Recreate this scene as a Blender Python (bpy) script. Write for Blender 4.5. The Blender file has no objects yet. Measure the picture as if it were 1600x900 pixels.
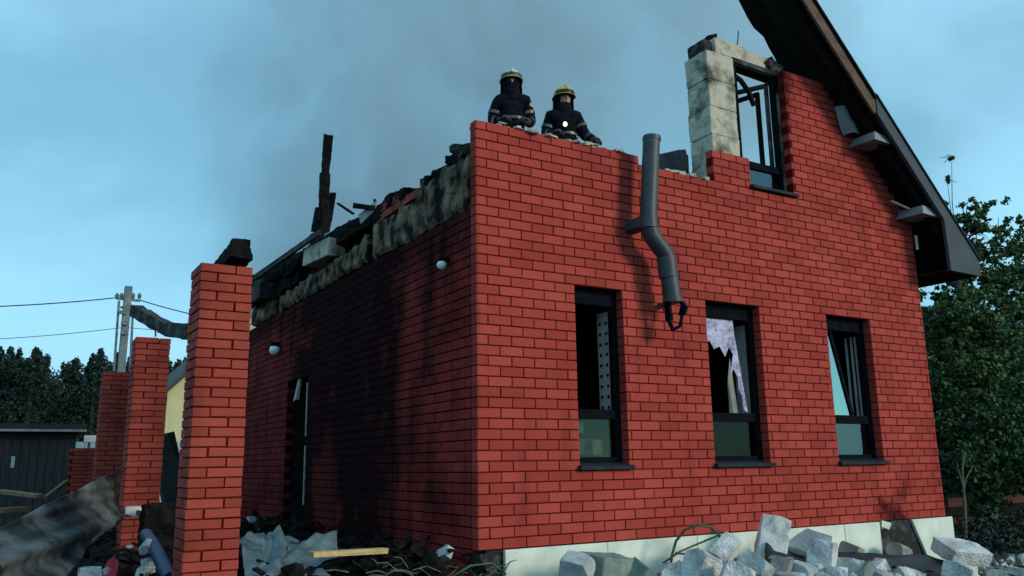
import bpy, bmesh, math, random
import numpy as np
from mathutils import Vector, Matrix, Euler
R = math.radians
S = bpy.context.scene
col = S.collection
random.seed(7)
rng = np.random.default_rng(7)

# ------------------------------------------------------------------ camera
CAM = np.array([-3.8351, -6.9677, 0.7632])
YAW, PIT, ROL, FPX = 0.546575, 0.208448, -0.0150325, 1307.37
def cam_axes():
    cy, sy = math.cos(YAW), math.sin(YAW)
    f = np.array([sy*math.cos(PIT), cy*math.cos(PIT), math.sin(PIT)])
    r = np.array([cy, -sy, 0.0]); u = np.cross(r, f)
    return (r*math.cos(ROL)+u*math.sin(ROL), -r*math.sin(ROL)+u*math.cos(ROL), f)
AX = cam_axes()
cd = bpy.data.cameras.new('camera'); cam = bpy.data.objects.new('camera', cd); col.objects.link(cam)
m = Matrix.Identity(4)
for i in range(3):
    m[i][0], m[i][1], m[i][2], m[i][3] = AX[0][i], AX[1][i], -AX[2][i], CAM[i]
cam.matrix_world = m
cd.sensor_width = 36; cd.lens = 36*FPX/1600; cd.clip_start = 0.05; cd.clip_end = 2000
S.camera = cam
def at(px, py, ax, v):
    """survey helper: where the sight line through a photo point meets the plane x/y/z = v"""
    d = AX[2] + AX[0]*(px-800)/FPX - AX[1]*(py-450)/FPX
    t = (v-CAM[ax])/d[ax]
    return Vector(CAM+d*t)

# ------------------------------------------------------------------ world, sun, exposure
SUN_EL, SUN_AZ = R(18), R(31)           # from the front right; azimuth measured from -Y towards +X
SUND = Vector((math.sin(SUN_AZ)*math.cos(SUN_EL), -math.cos(SUN_AZ)*math.cos(SUN_EL), math.sin(SUN_EL)))
w = bpy.data.worlds.new('World'); S.world = w; w.use_nodes = True
nt = w.node_tree; nt.nodes.clear()
def N(t, typ, **kw):
    n = t.nodes.new(typ)
    for k, v in kw.items():
        if k in n.inputs and not hasattr(n, k): n.inputs[k].default_value = v
        else: setattr(n, k, v)
    return n
out = N(nt, 'ShaderNodeOutputWorld'); bg = N(nt, 'ShaderNodeBackground'); bg.inputs[1].default_value = 0.10
sky = N(nt, 'ShaderNodeTexSky'); sky.sky_type = 'NISHITA'; sky.sun_disc = False
sky.sun_elevation = SUN_EL; sky.sun_rotation = math.atan2(SUND.x, SUND.y)
sky.air_density = 1.0; sky.dust_density = 0.6; sky.ozone_density = 1.6
tc = N(nt, 'ShaderNodeTexCoord')
mp = N(nt, 'ShaderNodeMapping'); mp.inputs['Scale'].default_value = (1.0, 1.0, 1.7)
mp.inputs['Location'].default_value = (14.28, 18.42, 7.9)
nz = N(nt, 'ShaderNodeTexNoise'); nz.inputs['Scale'].default_value = 1.7; nz.inputs['Detail'].default_value = 5; nz.inputs['Roughness'].default_value = 0.5
nz.inputs['Distortion'].default_value = 0.4
mr = N(nt, 'ShaderNodeMapRange'); mr.interpolation_type = 'SMOOTHSTEP'
mr.inputs[1].default_value = 0.36; mr.inputs[2].default_value = 0.66; mr.inputs[3].default_value = 0.45; mr.inputs[4].default_value = 0.97
mx = N(nt, 'ShaderNodeMix'); mx.data_type = 'RGBA'
mx.inputs[7].default_value = (4.1, 8.3, 10.9, 1)
L = nt.links.new
L(tc.outputs['Generated'], mp.inputs[0]); L(mp.outputs[0], nz.inputs['Vector']); L(nz.outputs['Fac'], mr.inputs[0])
tn = N(nt, 'ShaderNodeMix'); tn.data_type = 'RGBA'; tn.blend_type = 'MULTIPLY'; tn.inputs[0].default_value = 1.0; tn.inputs[7].default_value = (0.46, 1.04, 1.10, 1)   # the camera's cool white balance
L(mr.outputs[0], mx.inputs[0]); L(sky.outputs[0], tn.inputs[6]); L(tn.outputs[2], mx.inputs[6]); L(mx.outputs[2], bg.inputs[0]); L(bg.outputs[0], out.inputs[0])
sd = bpy.data.lights.new('sun', 'SUN'); sd.energy = 2.0; sd.angle = R(14); sd.color = (1.0, 0.90, 0.75)
so = bpy.data.objects.new('sun', sd); col.objects.link(so)
so.rotation_euler = (-SUND).to_track_quat('-Z', 'Y').to_euler()
vs = S.view_settings; vs.view_transform = 'Standard'; vs.look = 'None'; vs.exposure = 0.0; vs.gamma = 1.0; vs.use_curve_mapping = False
cy = S.cycles
cy.use_denoising = True
cy.max_bounces = 6; cy.diffuse_bounces = 3; cy.glossy_bounces = 3; cy.transparent_max_bounces = 16; cy.volume_bounces = 1
cy.volume_step_rate = 3.0; cy.volume_max_steps = 128
cy.sample_clamp_indirect = 6

# ------------------------------------------------------------------ materials
M = {}
def mat(name):
    mm = bpy.data.materials.new(name); mm.use_nodes = True
    t = mm.node_tree; t.nodes.clear()
    o = N(t, 'ShaderNodeOutputMaterial'); b = N(t, 'ShaderNodeBsdfPrincipled')
    t.links.new(b.outputs[0], o.inputs[0]); M[name] = mm
    return mm, t, b
def c4(c): return (c[0], c[1], c[2], 1)
def noisemat(name, c1, c2, rough=0.8, scale=6, detail=5, bump=0.3, bscale=None, metallic=0.0, lo=0.35, hi=0.65, dist=0.01, stretch=(1, 1, 1), coord='Object', spec=0.4):
    mm, t, b = mat(name)
    co = N(t, 'ShaderNodeTexCoord'); mpn = N(t, 'ShaderNodeMapping'); mpn.inputs['Scale'].default_value = stretch
    n1 = N(t, 'ShaderNodeTexNoise'); n1.inputs['Scale'].default_value = scale; n1.inputs['Detail'].default_value = detail; n1.inputs['Roughness'].default_value = 0.6
    r1 = N(t, 'ShaderNodeMapRange'); r1.inputs[1].default_value = lo; r1.inputs[2].default_value = hi
    mxn = N(t, 'ShaderNodeMix'); mxn.data_type = 'RGBA'; mxn.inputs[6].default_value = c4(c1); mxn.inputs[7].default_value = c4(c2)
    l = t.links.new
    l(co.outputs[coord], mpn.inputs[0]); l(mpn.outputs[0], n1.inputs['Vector']); l(n1.outputs['Fac'], r1.inputs[0]); l(r1.outputs[0], mxn.inputs[0])
    l(mxn.outputs[2], b.inputs['Base Color'])
    b.inputs['Roughness'].default_value = rough; b.inputs['Metallic'].default_value = metallic
    b.inputs['Specular IOR Level'].default_value = spec
    if bump:
        n2 = N(t, 'ShaderNodeTexNoise'); n2.inputs['Scale'].default_value = bscale or scale*3; n2.inputs['Detail'].default_value = 6
        bp = N(t, 'ShaderNodeBump'); bp.inputs['Strength'].default_value = bump; bp.inputs['Distance'].default_value = dist
        l(mpn.outputs[0], n2.inputs['Vector']); l(n2.outputs['Fac'], bp.inputs['Height']); l(bp.outputs[0], b.inputs['Normal'])
    return mm

def sstep(t, src, a, b_):
    n = N(t, 'ShaderNodeMapRange'); n.interpolation_type = 'SMOOTHSTEP'
    n.inputs[1].default_value = a; n.inputs[2].default_value = b_
    t.links.new(src, n.inputs[0]); return n.outputs[0]
def mth(t, op, a, b_=None):
    n = N(t, 'ShaderNodeMath'); n.operation = op; n.use_clamp = False
    for i, v in enumerate((a, b_)):
        if v is None: continue
        if isinstance(v, (int, float)): n.inputs[i].default_value = v
        else: t.links.new(v, n.inputs[i])
    return n.outputs[0]

def brickmat(name, c1, c2, soot):
    """fired clay brick; each brick its own tone; soot = function(tree, x, y, z, noise) -> stain mask"""
    mm, t, b = mat(name); l = t.links.new
    geo = N(t, 'ShaderNodeNewGeometry'); sp = N(t, 'ShaderNodeSeparateXYZ'); l(geo.outputs['Position'], sp.inputs[0])
    oi = N(t, 'ShaderNodeObjectInfo'); att = N(t, 'ShaderNodeAttribute'); att.attribute_name = 'rnd'
    rn = mth(t, 'FRACT', mth(t, 'ADD', oi.outputs['Random'], att.outputs['Fac']))
    n1 = N(t, 'ShaderNodeTexNoise'); n1.inputs['Scale'].default_value = 1.1; n1.inputs['Detail'].default_value = 6; l(geo.outputs['Position'], n1.inputs['Vector'])
    n2 = N(t, 'ShaderNodeTexNoise'); n2.inputs['Scale'].default_value = 38; n2.inputs['Detail'].default_value = 5; l(geo.outputs['Position'], n2.inputs['Vector'])
    f = mth(t, 'ADD', mth(t, 'MULTIPLY', rn, 0.55), mth(t, 'MULTIPLY', n2.outputs['Fac'], 0.35))
    f = mth(t, 'ADD', f, mth(t, 'MULTIPLY', mth(t, 'SUBTRACT', n1.outputs['Fac'], 0.5), 0.8))
    mxn = N(t, 'ShaderNodeMix'); mxn.data_type = 'RGBA'; mxn.inputs[6].default_value = c4(c1); mxn.inputs[7].default_value = c4(c2); l(f, mxn.inputs[0])
    mps = N(t, 'ShaderNodeMapping'); mps.inputs['Scale'].default_value = (3.2, 3.2, .55); l(geo.outputs['Position'], mps.inputs[0])
    ns = N(t, 'ShaderNodeTexNoise'); ns.inputs['Scale'].default_value = 1.0; ns.inputs['Detail'].default_value = 7; l(mps.outputs[0], ns.inputs['Vector'])
    n3 = N(t, 'ShaderNodeTexNoise'); n3.inputs['Scale'].default_value = 1.6; n3.inputs['Detail'].default_value = 5; n3.inputs['Roughness'].default_value = 0.5; l(geo.outputs['Position'], n3.inputs['Vector'])
    nn = mth(t, 'SUBTRACT', n3.outputs['Fac'], 0.5)
    k = soot(t, sp.outputs[0], sp.outputs[1], sp.outputs[2], nn)
    k = mth(t, 'ADD', k, mth(t, 'MULTIPLY', sstep(t, ns.outputs['Fac'], .50, .80), 0.30))   # grime runs
    k = mth(t, 'MINIMUM', mth(t, 'MAXIMUM', k, 0.0), 0.96)
    mx2 = N(t, 'ShaderNodeMix'); mx2.data_type = 'RGBA'; l(k, mx2.inputs[0]); l(mxn.outputs[2], mx2.inputs[6]); mx2.inputs[7].default_value = (0.0085, 0.0070, 0.0085, 1)
    l(mx2.outputs[2], b.inputs['Base Color'])
    b.inputs['Roughness'].default_value = 0.8; l(mth(t, 'MULTIPLY', mth(t, 'SUBTRACT', 1.0, k), 0.09), b.inputs['Specular IOR Level'])
    bp = N(t, 'ShaderNodeBump'); bp.inputs['Strength'].default_value = 0.35; bp.inputs['Distance'].default_value = 0.004
    n4 = N(t, 'ShaderNodeTexNoise'); n4.inputs['Scale'].default_value = 60; n4.inputs['Detail'].default_value = 4; l(geo.outputs['Position'], n4.inputs['Vector'])
    l(n4.outputs['Fac'], bp.inputs['Height']); l(bp.outputs[0], b.inputs['Normal'])
    return mm

def soot_front(t, x, y, z, n):
    # smoke stain round the upper window, at the top course and above the break in the plinth
    a = mth(t, 'MULTIPLY', sstep(t, mth(t, 'ADD', mth(t, 'SUBTRACT', 0.0, x), mth(t, 'MULTIPLY', n, 1.2)), -5.15, -4.70), sstep(t, x, 4.4, 4.7))
    a = mth(t, 'MULTIPLY', a, sstep(t, mth(t, 'ADD', z, mth(t, 'MULTIPLY', n, 1.0)), 4.3, 5.6))
    b = mth(t, 'MULTIPLY', sstep(t, mth(t, 'ADD', x, mth(t, 'MULTIPLY', n, 1.3)), 5.85, 6.0), sstep(t, mth(t, 'ADD', mth(t, 'SUBTRACT', 0.0, x), mth(t, 'MULTIPLY', n, 1.3)), -6.5, -6.3))
    b = mth(t, 'MULTIPLY', b, sstep(t, mth(t, 'ADD', mth(t, 'SUBTRACT', 0.0, z), mth(t, 'MULTIPLY', n, 1.6)), -0.5, -0.1))
    c = mth(t, 'MULTIPLY', sstep(t, mth(t, 'ADD', mth(t, 'MULTIPLY', x, -1.0), mth(t, 'MULTIPLY', n, .25)), -0.05, 0.02), 0.35)
    return mth(t, 'ADD', mth(t, 'ADD', mth(t, 'MULTIPLY', a, 0.7), mth(t, 'MULTIPLY', b, 0.8)), c)
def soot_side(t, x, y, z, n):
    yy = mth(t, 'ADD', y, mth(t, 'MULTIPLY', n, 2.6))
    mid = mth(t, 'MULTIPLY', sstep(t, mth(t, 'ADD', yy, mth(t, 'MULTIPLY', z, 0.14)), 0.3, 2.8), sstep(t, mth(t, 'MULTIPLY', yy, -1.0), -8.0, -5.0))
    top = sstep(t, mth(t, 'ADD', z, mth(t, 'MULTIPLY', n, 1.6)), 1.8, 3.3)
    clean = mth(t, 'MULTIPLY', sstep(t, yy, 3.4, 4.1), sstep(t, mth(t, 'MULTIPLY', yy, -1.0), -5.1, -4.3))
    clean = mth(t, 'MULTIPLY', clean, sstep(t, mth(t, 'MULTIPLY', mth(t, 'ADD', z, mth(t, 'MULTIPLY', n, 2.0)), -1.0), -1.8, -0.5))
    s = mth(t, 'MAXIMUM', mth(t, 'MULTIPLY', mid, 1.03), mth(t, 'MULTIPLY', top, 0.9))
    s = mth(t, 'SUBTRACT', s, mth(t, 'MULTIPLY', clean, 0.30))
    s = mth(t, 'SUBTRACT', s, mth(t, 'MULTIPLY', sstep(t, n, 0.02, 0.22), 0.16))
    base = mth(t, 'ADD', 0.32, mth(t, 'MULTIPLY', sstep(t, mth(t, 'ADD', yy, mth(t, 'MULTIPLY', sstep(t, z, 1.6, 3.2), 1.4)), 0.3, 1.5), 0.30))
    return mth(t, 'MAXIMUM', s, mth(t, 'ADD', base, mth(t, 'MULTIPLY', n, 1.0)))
def soot_pillar(t, x, y, z, n):
    return mth(t, 'MULTIPLY', sstep(t, n, 0.02, 0.25), 0.35)
brickmat('brick_front', (0.275, 0.034, 0.026), (0.48, 0.074, 0.055), soot_front)
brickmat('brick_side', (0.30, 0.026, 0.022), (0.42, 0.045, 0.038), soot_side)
brickmat('brick_pillar', (0.24, 0.037, 0.026), (0.44, 0.077, 0.054), soot_pillar)
noisemat('mortar', (0.060, 0.0045, 0.004), (0.125, 0.010, 0.008), 0.95, 14, bump=0.4, spec=0.05)
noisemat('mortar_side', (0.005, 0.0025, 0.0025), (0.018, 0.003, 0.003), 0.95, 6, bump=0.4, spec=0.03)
noisemat('aac', (0.085, 0.075, 0.055), (0.50, 0.45, 0.36), 0.95, 2.6, detail=12, bump=0.9, dist=0.02, lo=0.34, hi=0.52, coord='Object', spec=0.1)
noisemat('aac_white', (0.30, 0.29, 0.27), (0.64, 0.62, 0.58), 0.92, 4, detail=12, lo=0.32, hi=0.52, bump=0.6, dist=0.015)
noisemat('aac_soot', (0.07, 0.07, 0.06), (0.34, 0.33, 0.28), 0.92, 2.2, bump=0.6, dist=0.015, lo=0.38, hi=0.6)
noisemat('concrete_sooty', (0.012, 0.011, 0.010), (0.28, 0.20, 0.135), 0.95, 4.5, detail=12, bump=1.0, bscale=20, dist=0.03, lo=0.42, hi=0.68, spec=0.05)
noisemat('charred', (0.004, 0.004, 0.0045), (0.017, 0.015, 0.015), 0.9, 9, bump=0.9, bscale=22, dist=0.02, spec=0.06)
noisemat('charred_ash', (0.012, 0.012, 0.013), (0.13, 0.12, 0.12), 0.9, 5, bump=0.8, dist=0.02, lo=0.5, hi=0.75)
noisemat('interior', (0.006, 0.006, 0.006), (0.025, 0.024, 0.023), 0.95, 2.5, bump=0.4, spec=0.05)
noisemat('foam', (0.56, 0.60, 0.50), (0.74, 0.77, 0.66), 0.85, 3, bump=0.25, bscale=60, dist=0.006)
noisemat('frame', (0.004, 0.005, 0.007), (0.008, 0.010, 0.014), 0.9, 10, bump=0.1, spec=0.03)
noisemat('sill', (0.014, 0.018, 0.026), (0.026, 0.031, 0.04), 0.7, 10, bump=0.1, spec=0.12)
noisemat('pipe', (0.024, 0.032, 0.041), (0.044, 0.055, 0.067), 0.5, 7, bump=0.12)
noisemat('white_strip', (0.42, 0.43, 0.42), (0.60, 0.60, 0.58), 0.6, 7, bump=0.2)
noisemat('reveal_board', (0.50, 0.48, 0.46), (0.66, 0.64, 0.62), 0.85, 5, bump=0.2)
noisemat('curtain', (0.34, 0.38, 0.36), (0.50, 0.54, 0.52), 0.9, 7, bump=0.2, stretch=(6, 6, .5))
noisemat('panel_grey', (0.24, 0.24, 0.22), (0.36, 0.36, 0.33), 0.8, 7, bump=0.2)
noisemat('lamp_white', (0.75, 0.76, 0.74), (0.82, 0.83, 0.80), 0.3, 10, bump=0)
noisemat('wood_brown', (0.055, 0.032, 0.022), (0.16, 0.095, 0.065), 0.85, 6, bump=0.6, stretch=(1, 1, 1), lo=0.3, hi=0.7)
noisemat('wood_pale', (0.42, 0.27, 0.11), (0.58, 0.42, 0.20), 0.75, 5, bump=0.4, stretch=(1, 9, 9))
noisemat('wood_old', (0.16, 0.085, 0.045), (0.34, 0.18, 0.09), 0.85, 5, bump=0.4, stretch=(1, 9, 9))
noisemat('soffit', (0.006, 0.006, 0.006), (0.024, 0.020, 0.018), 0.92, 3, detail=9, bump=0.7, dist=0.03, spec=0.05)
noisemat('soffit_panel', (0.13, 0.15, 0.16), (0.24, 0.27, 0.28), 0.6, 3, bump=0.2)
noisemat('roof_metal', (0.030, 0.042, 0.055), (0.045, 0.060, 0.078), 0.6, 3, bump=0.1, spec=0.2)
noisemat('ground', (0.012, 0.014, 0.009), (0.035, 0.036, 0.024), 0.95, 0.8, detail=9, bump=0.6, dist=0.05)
noisemat('ash_ground', (0.006, 0.006, 0.006), (0.040, 0.037, 0.034), 0.97, 2.4, detail=9, bump=1.0, dist=0.05, lo=0.38, hi=0.72, spec=0.05)
noisemat('rubble_light', (0.32, 0.32, 0.31), (0.68, 0.68, 0.66), 0.95, 4, detail=12, bump=1.0, bscale=42, dist=0.03, lo=0.34, hi=0.56, spec=0.1)
noisemat('rubble_mid', (0.30, 0.32, 0.31), (0.46, 0.48, 0.47), 0.93, 5, bump=0.7, dist=0.015)
noisemat('rubble_green', (0.12, 0.16, 0.14), (0.24, 0.28, 0.25), 0.9, 5, bump=0.6, dist=0.015)
noisemat('rubble_brown', (0.20, 0.18, 0.16), (0.34, 0.31, 0.28), 0.93, 5, bump=0.7, dist=0.015)
noisemat('slab_grey', (0.18, 0.22, 0.23), (0.28, 0.32, 0.33), 0.8, 4, bump=0.3)
noisemat('tarp', (0.05, 0.078, 0.088), (0.15, 0.20, 0.215), 0.6, 4, detail=8, bump=0.6, dist=0.03)
noisemat('sheet_metal', (0.012, 0.014, 0.016), (0.19, 0.21, 0.215), 0.6, 1.6, detail=10, bump=0.7, dist=0.03, lo=0.42, hi=0.70, metallic=0.15)
noisemat('black_sheet', (0.007, 0.008, 0.010), (0.018, 0.020, 0.024), 0.6, 3, bump=0.6, dist=0.02)
noisemat('blue_plastic', (0.016, 0.026, 0.075), (0.03, 0.045, 0.11), 0.5, 6, bump=0.1)
noisemat('red_cloth', (0.35, 0.012, 0.03), (0.50, 0.03, 0.05), 0.9, 9, bump=0.4)
noisemat('green_cable', (0.020, 0.055, 0.022), (0.045, 0.095, 0.040), 0.55, 9, bump=0.1)
noisemat('twig', (0.035, 0.055, 0.025), (0.13, 0.14, 0.09), 0.85, 9, bump=0.3)
noisemat('pole_concrete', (0.15, 0.17, 0.16), (0.27, 0.29, 0.27), 0.9, 4, bump=0.4)
noisemat('pole_metal', (0.10, 0.13, 0.15), (0.20, 0.24, 0.26), 0.6, 6, bump=0.2)
noisemat('wire', (0.02, 0.025, 0.03), (0.03, 0.035, 0.04), 0.6, 6, bump=0)
noisemat('shed_wall', (0.030, 0.026, 0.026), (0.065, 0.055, 0.052), 0.85, 3, bump=0.4, stretch=(6, 6, 1))
noisemat('shed_roof', (0.016, 0.016, 0.018), (0.03, 0.03, 0.033), 0.8, 3, bump=0.2)
noisemat('yellow_wall', (0.52, 0.48, 0.26), (0.60, 0.55, 0.31), 0.85, 2, bump=0.15)
noisemat('dark_roof', (0.028, 0.030, 0.036), (0.05, 0.053, 0.06), 0.7, 3, bump=0.3)
noisemat('fence_pale', (0.34, 0.42, 0.46), (0.46, 0.54, 0.58), 0.55, 3, bump=0.1)
noisemat('bark', (0.020, 0.016, 0.013), (0.055, 0.046, 0.038), 0.9, 12, bump=0.8, dist=0.02, stretch=(3, 3, .6))
noisemat('brick_garden', (0.03, 0.006, 0.006), (0.10, 0.018, 0.015), 0.85, 5, bump=0.4)
noisemat('navy', (0.003, 0.004, 0.007), (0.009, 0.010, 0.017), 0.9, 14, bump=0.7, dist=0.015, spec=0.08)
noisemat('reflective', (0.010, 0.011, 0.010), (0.12, 0.125, 0.105), 0.35, 18, bump=0.2)
noisemat('skin', (0.36, 0.17, 0.13), (0.46, 0.23, 0.17), 0.55, 12, bump=0.1)
noisemat('mask_dark', (0.010, 0.008, 0.009), (0.03, 0.012, 0.014), 0.6, 12, bump=0.3)
noisemat('helmet_lime', (0.44, 0.46, 0.20), (0.60, 0.60, 0.38), 0.4, 14, bump=0.1)
noisemat('helmet_amber', (0.50, 0.28, 0.02), (0.62, 0.38, 0.05), 0.35, 14, bump=0.1)
noisemat('visor', (0.008, 0.008, 0.009), (0.014, 0.014, 0.016), 0.15, 5, bump=0)
noisemat('glove', (0.015, 0.014, 0.013), (0.05, 0.048, 0.044), 0.9, 20, bump=0.4)

def leafmat(name, c1, c2, trans=0.25):
    mm, t, b = mat(name); l = t.links.new
    a = N(t, 'ShaderNodeAttribute'); a.attribute_name = 'rnd'
    mxn = N(t, 'ShaderNodeMix'); mxn.data_type = 'RGBA'; mxn.inputs[6].default_value = c4(c1); mxn.inputs[7].default_value = c4(c2)
    l(a.outputs['Fac'], mxn.inputs[0]); l(mxn.outputs[2], b.inputs['Base Color'])
    b.inputs['Roughness'].default_value = 0.6; b.inputs['Specular IOR Level'].default_value = 0.25
    return mm
leafmat('leaf', (0.022, 0.052, 0.016), (0.085, 0.150, 0.045))
leafmat('leaf_forest', (0.007, 0.018, 0.013), (0.014, 0.034, 0.020))
leafmat('leaf_bush', (0.012, 0.040, 0.016), (0.035, 0.085, 0.028))

def glassmat(name, tint, refl):
    mm = bpy.data.materials.new(name); mm.use_nodes = True; t = mm.node_tree; t.nodes.clear(); M[name] = mm
    o = N(t, 'ShaderNodeOutputMaterial'); g = N(t, 'ShaderNodeBsdfGlossy'); g.inputs['Roughness'].default_value = 0.04; g.inputs[0].default_value = c4(tint)
    tr = N(t, 'ShaderNodeBsdfTransparent'); tr.inputs[0].default_value = (0.55, 0.62, 0.62, 1)
    fr = N(t, 'ShaderNodeFresnel'); fr.inputs[0].default_value = 1.5
    add = mth(t, 'ADD', fr.outputs[0], refl); add = mth(t, 'MINIMUM', add, 1.0)
    ms = N(t, 'ShaderNodeMixShader'); l = t.links.new
    n2 = N(t, 'ShaderNodeTexNoise'); n2.inputs['Scale'].default_value = 1.3
    bp = N(t, 'ShaderNodeBump'); bp.inputs['Strength'].default_value = 0.06; l(n2.outputs['Fac'], bp.inputs['Height']); l(bp.outputs[0], g.inputs['Normal'])
    l(add, ms.inputs[0]); l(tr.outputs[0], ms.inputs[1]); l(g.outputs[0], ms.inputs[2]); l(ms.outputs[0], o.inputs[0])
glassmat('glass_coated', (0.55, 0.78, 0.84), 0.50)
glassmat('glass_plain', (0.34, 0.40, 0.44), 0.0)
noisemat('glass_shard', (0.10, 0.10, 0.20), (0.46, 0.44, 0.66), 0.25, 9, detail=8, bump=0.9, dist=0.02, lo=0.3, hi=0.6)  # mottled lavender base colour stands in for reflected sky
glassmat('glass_dull', (0.36, 0.46, 0.54), 0.22)
mm, t, b = mat('lamp_glow'); b.inputs['Base Color'].default_value = (1, .97, .85, 1); b.inputs['Emission Color'].default_value = (1, .90, .62, 1); b.inputs['Emission Strength'].default_value = 3

# ------------------------------------------------------------------ mesh helpers
class MB:
    def __init__(s): s.v = []; s.f = []; s.r = []
    def add(s, vs, fs, rnd=0.0):
        o = len(s.v); s.v += [tuple(x) for x in vs]; s.f += [tuple(i+o for i in f) for f in fs]; s.r += [rnd]*len(fs); return s
    def box(s, c, d, rot=None, rnd=0.0, jit=0.0):
        hx, hy, hz = d[0]/2, d[1]/2, d[2]/2
        P = [Vector((x*hx, y*hy, z*hz)) for x in (-1, 1) for y in (-1, 1) for z in (-1, 1)]
        if jit: P = [q+Vector((random.uniform(-jit, jit) for _ in range(3))) for q in P]
        if rot is not None:
            e = rot if isinstance(rot, Matrix) else Euler(rot).to_matrix()
            P = [e @ q for q in P]
        P = [q+Vector(c) for q in P]
        return s.add(P, [(0, 1, 3, 2), (4, 6, 7, 5), (0, 4, 5, 1), (2, 3, 7, 6), (0, 2, 6, 4), (1, 5, 7, 3)], rnd)
    def b2(s, x0, x1, y0, y1, z0, z1, rnd=0.0):
        return s.box(((x0+x1)/2, (y0+y1)/2, (z0+z1)/2), (x1-x0, y1-y0, z1-z0), rnd=rnd)
    def tube(s, path, rad, n=10, cap=True, rnd=0.0):
        path = [Vector(q) for q in path]; rs = rad if isinstance(rad, (list, tuple)) else [rad]*len(path)
        vs = []; up = Vector((0, 0, 1)); prev = None
        for i, q in enumerate(path):
            d = (path[min(i+1, len(path)-1)]-path[max(i-1, 0)]).normalized()
            a = prev if prev is not None else (d.cross(up) if abs(d.z) < .95 else d.cross(Vector((1, 0, 0))))
            a = (a-d*a.dot(d)).normalized(); bb = d.cross(a); prev = a
            for k in range(n):
                an = 2*math.pi*k/n; vs.append(q+(a*math.cos(an)+bb*math.sin(an))*rs[i])
        fs = []
        for i in range(len(path)-1):
            for k in range(n):
                fs.append((i*n+k, i*n+(k+1) % n, (i+1)*n+(k+1) % n, (i+1)*n+k))
        if cap:
            fs.append(tuple(range(n-1, -1, -1))); fs.append(tuple(range((len(path)-1)*n, len(path)*n)))
        return s.add(vs, fs, rnd)
    def bar(s, a, b, wd, ht, jit=0.0, roll=0.0):
        a, b = Vector(a), Vector(b); d = (b-a); ln = d.length; d.normalize()
        q = d.to_track_quat('X', 'Z'); mtx = q.to_matrix() @ Matrix.Rotation(roll, 3, 'X')
        return s.box((a+b)/2, (ln, wd, ht), mtx, jit=jit)
    def prism(s, poly, axis, a, b):
        n = len(poly); vs = []
        for val in (a, b):
            for q in poly:
                v = list(q); v.insert(axis, val); vs.append(v)
        fs = [tuple(range(n)), tuple(range(2*n-1, n-1, -1))]+[(i, i+n, (i+1) % n+n, (i+1) % n) for i in range(n)]
        return s.add(vs, fs)
    def build(s, name, mt, parent=None, smooth=False, fix=True, loc=None):
        me = bpy.data.meshes.new(name)
        vs = s.v
        if loc is not None: vs = [(v[0]-loc[0], v[1]-loc[1], v[2]-loc[2]) for v in vs]
        me.from_pydata(vs, [], s.f)
        if any(s.r):
            at_ = me.attributes.new('rnd', 'FLOAT', 'FACE'); at_.data.foreach_set('value', s.r)
        me.update()
        if fix:
            bm = bmesh.new(); bm.from_mesh(me); bmesh.ops.recalc_face_normals(bm, faces=bm.faces); bm.to_mesh(me); bm.free()
        if smooth:
            me.polygons.foreach_set('use_smooth', [True]*len(me.polygons))
        return link(name, me, mt, parent, loc)
def link(name, me, mt=None, parent=None, loc=None):
    o = bpy.data.objects.new(name, me); col.objects.link(o)
    if mt and not me.materials: me.materials.append(M[mt])
    if loc is not None: o.location = loc
    if parent: o.parent = parent
    return o
def empty(name, loc=(0, 0, 0), rz=0.0, parent=None):
    o = bpy.data.objects.new(name, None); col.objects.link(o); o.location = loc; o.rotation_euler = (0, 0, rz); o.empty_display_size = .2
    if parent: o.parent = parent
    return o
def tag(o, label=None, cat=None, group=None, kind=None):
    if label: o['label'] = label
    if cat: o['category'] = cat
    if group: o['group'] = group
    if kind: o['kind'] = kind
    return o
def bevel(o, w_=0.01, seg=2):
    md = o.modifiers.new('bevel', 'BEVEL'); md.width = w_; md.segments = seg; md.limit_method = 'ANGLE'; return o
def rough(o, strength=.03, size=.12, sub=2, seed=0):
    sb_ = o.modifiers.new('sub', 'SUBSURF'); sb_.subdivision_type = 'SIMPLE'; sb_.levels = sub; sb_.render_levels = sub
    key = 'rough%.3f' % size
    tx = bpy.data.textures.get(key)
    if tx is None: tx = bpy.data.textures.new(key, 'CLOUDS'); tx.noise_scale = size; tx.noise_depth = 3
    dm = o.modifiers.new('disp', 'DISPLACE'); dm.texture = tx; dm.texture_coords = 'GLOBAL'; dm.strength = strength; dm.mid_level = .5
    return o
def chunk_mesh(name, d, seed, cut=0.35, n=9):
    """a broken lump: hull of points on a box with corners knocked off"""
    rr = random.Random(seed); bm = bmesh.new(); pts = []
    for x in (-1, 1):
        for y in (-1, 1):
            for z in (-1, 1):
                if rr.random() < cut:
                    for ax in range(3):
                        q = [x, y, z]; q[ax] *= rr.uniform(0.0, 0.6); pts.append(q)
                else: pts.append([x*rr.uniform(.9, 1), y*rr.uniform(.9, 1), z*rr.uniform(.9, 1)])
    for _ in range(n):
        q = [rr.uniform(-1, 1) for _ in range(3)]; ax = rr.randrange(3); q[ax] = math.copysign(rr.uniform(.85, 1.05), q[ax]); pts.append(q)
    for q in pts: bm.verts.new((q[0]*d[0]/2, q[1]*d[1]/2, q[2]*d[2]/2))
    bmesh.ops.convex_hull(bm, input=bm.verts)
    for v in [v for v in bm.verts if not v.link_faces]: bm.verts.remove(v)
    bmesh.ops.recalc_face_normals(bm, faces=bm.faces)
    me = bpy.data.meshes.new(name); bm.to_mesh(me); bm.free(); return me
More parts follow.
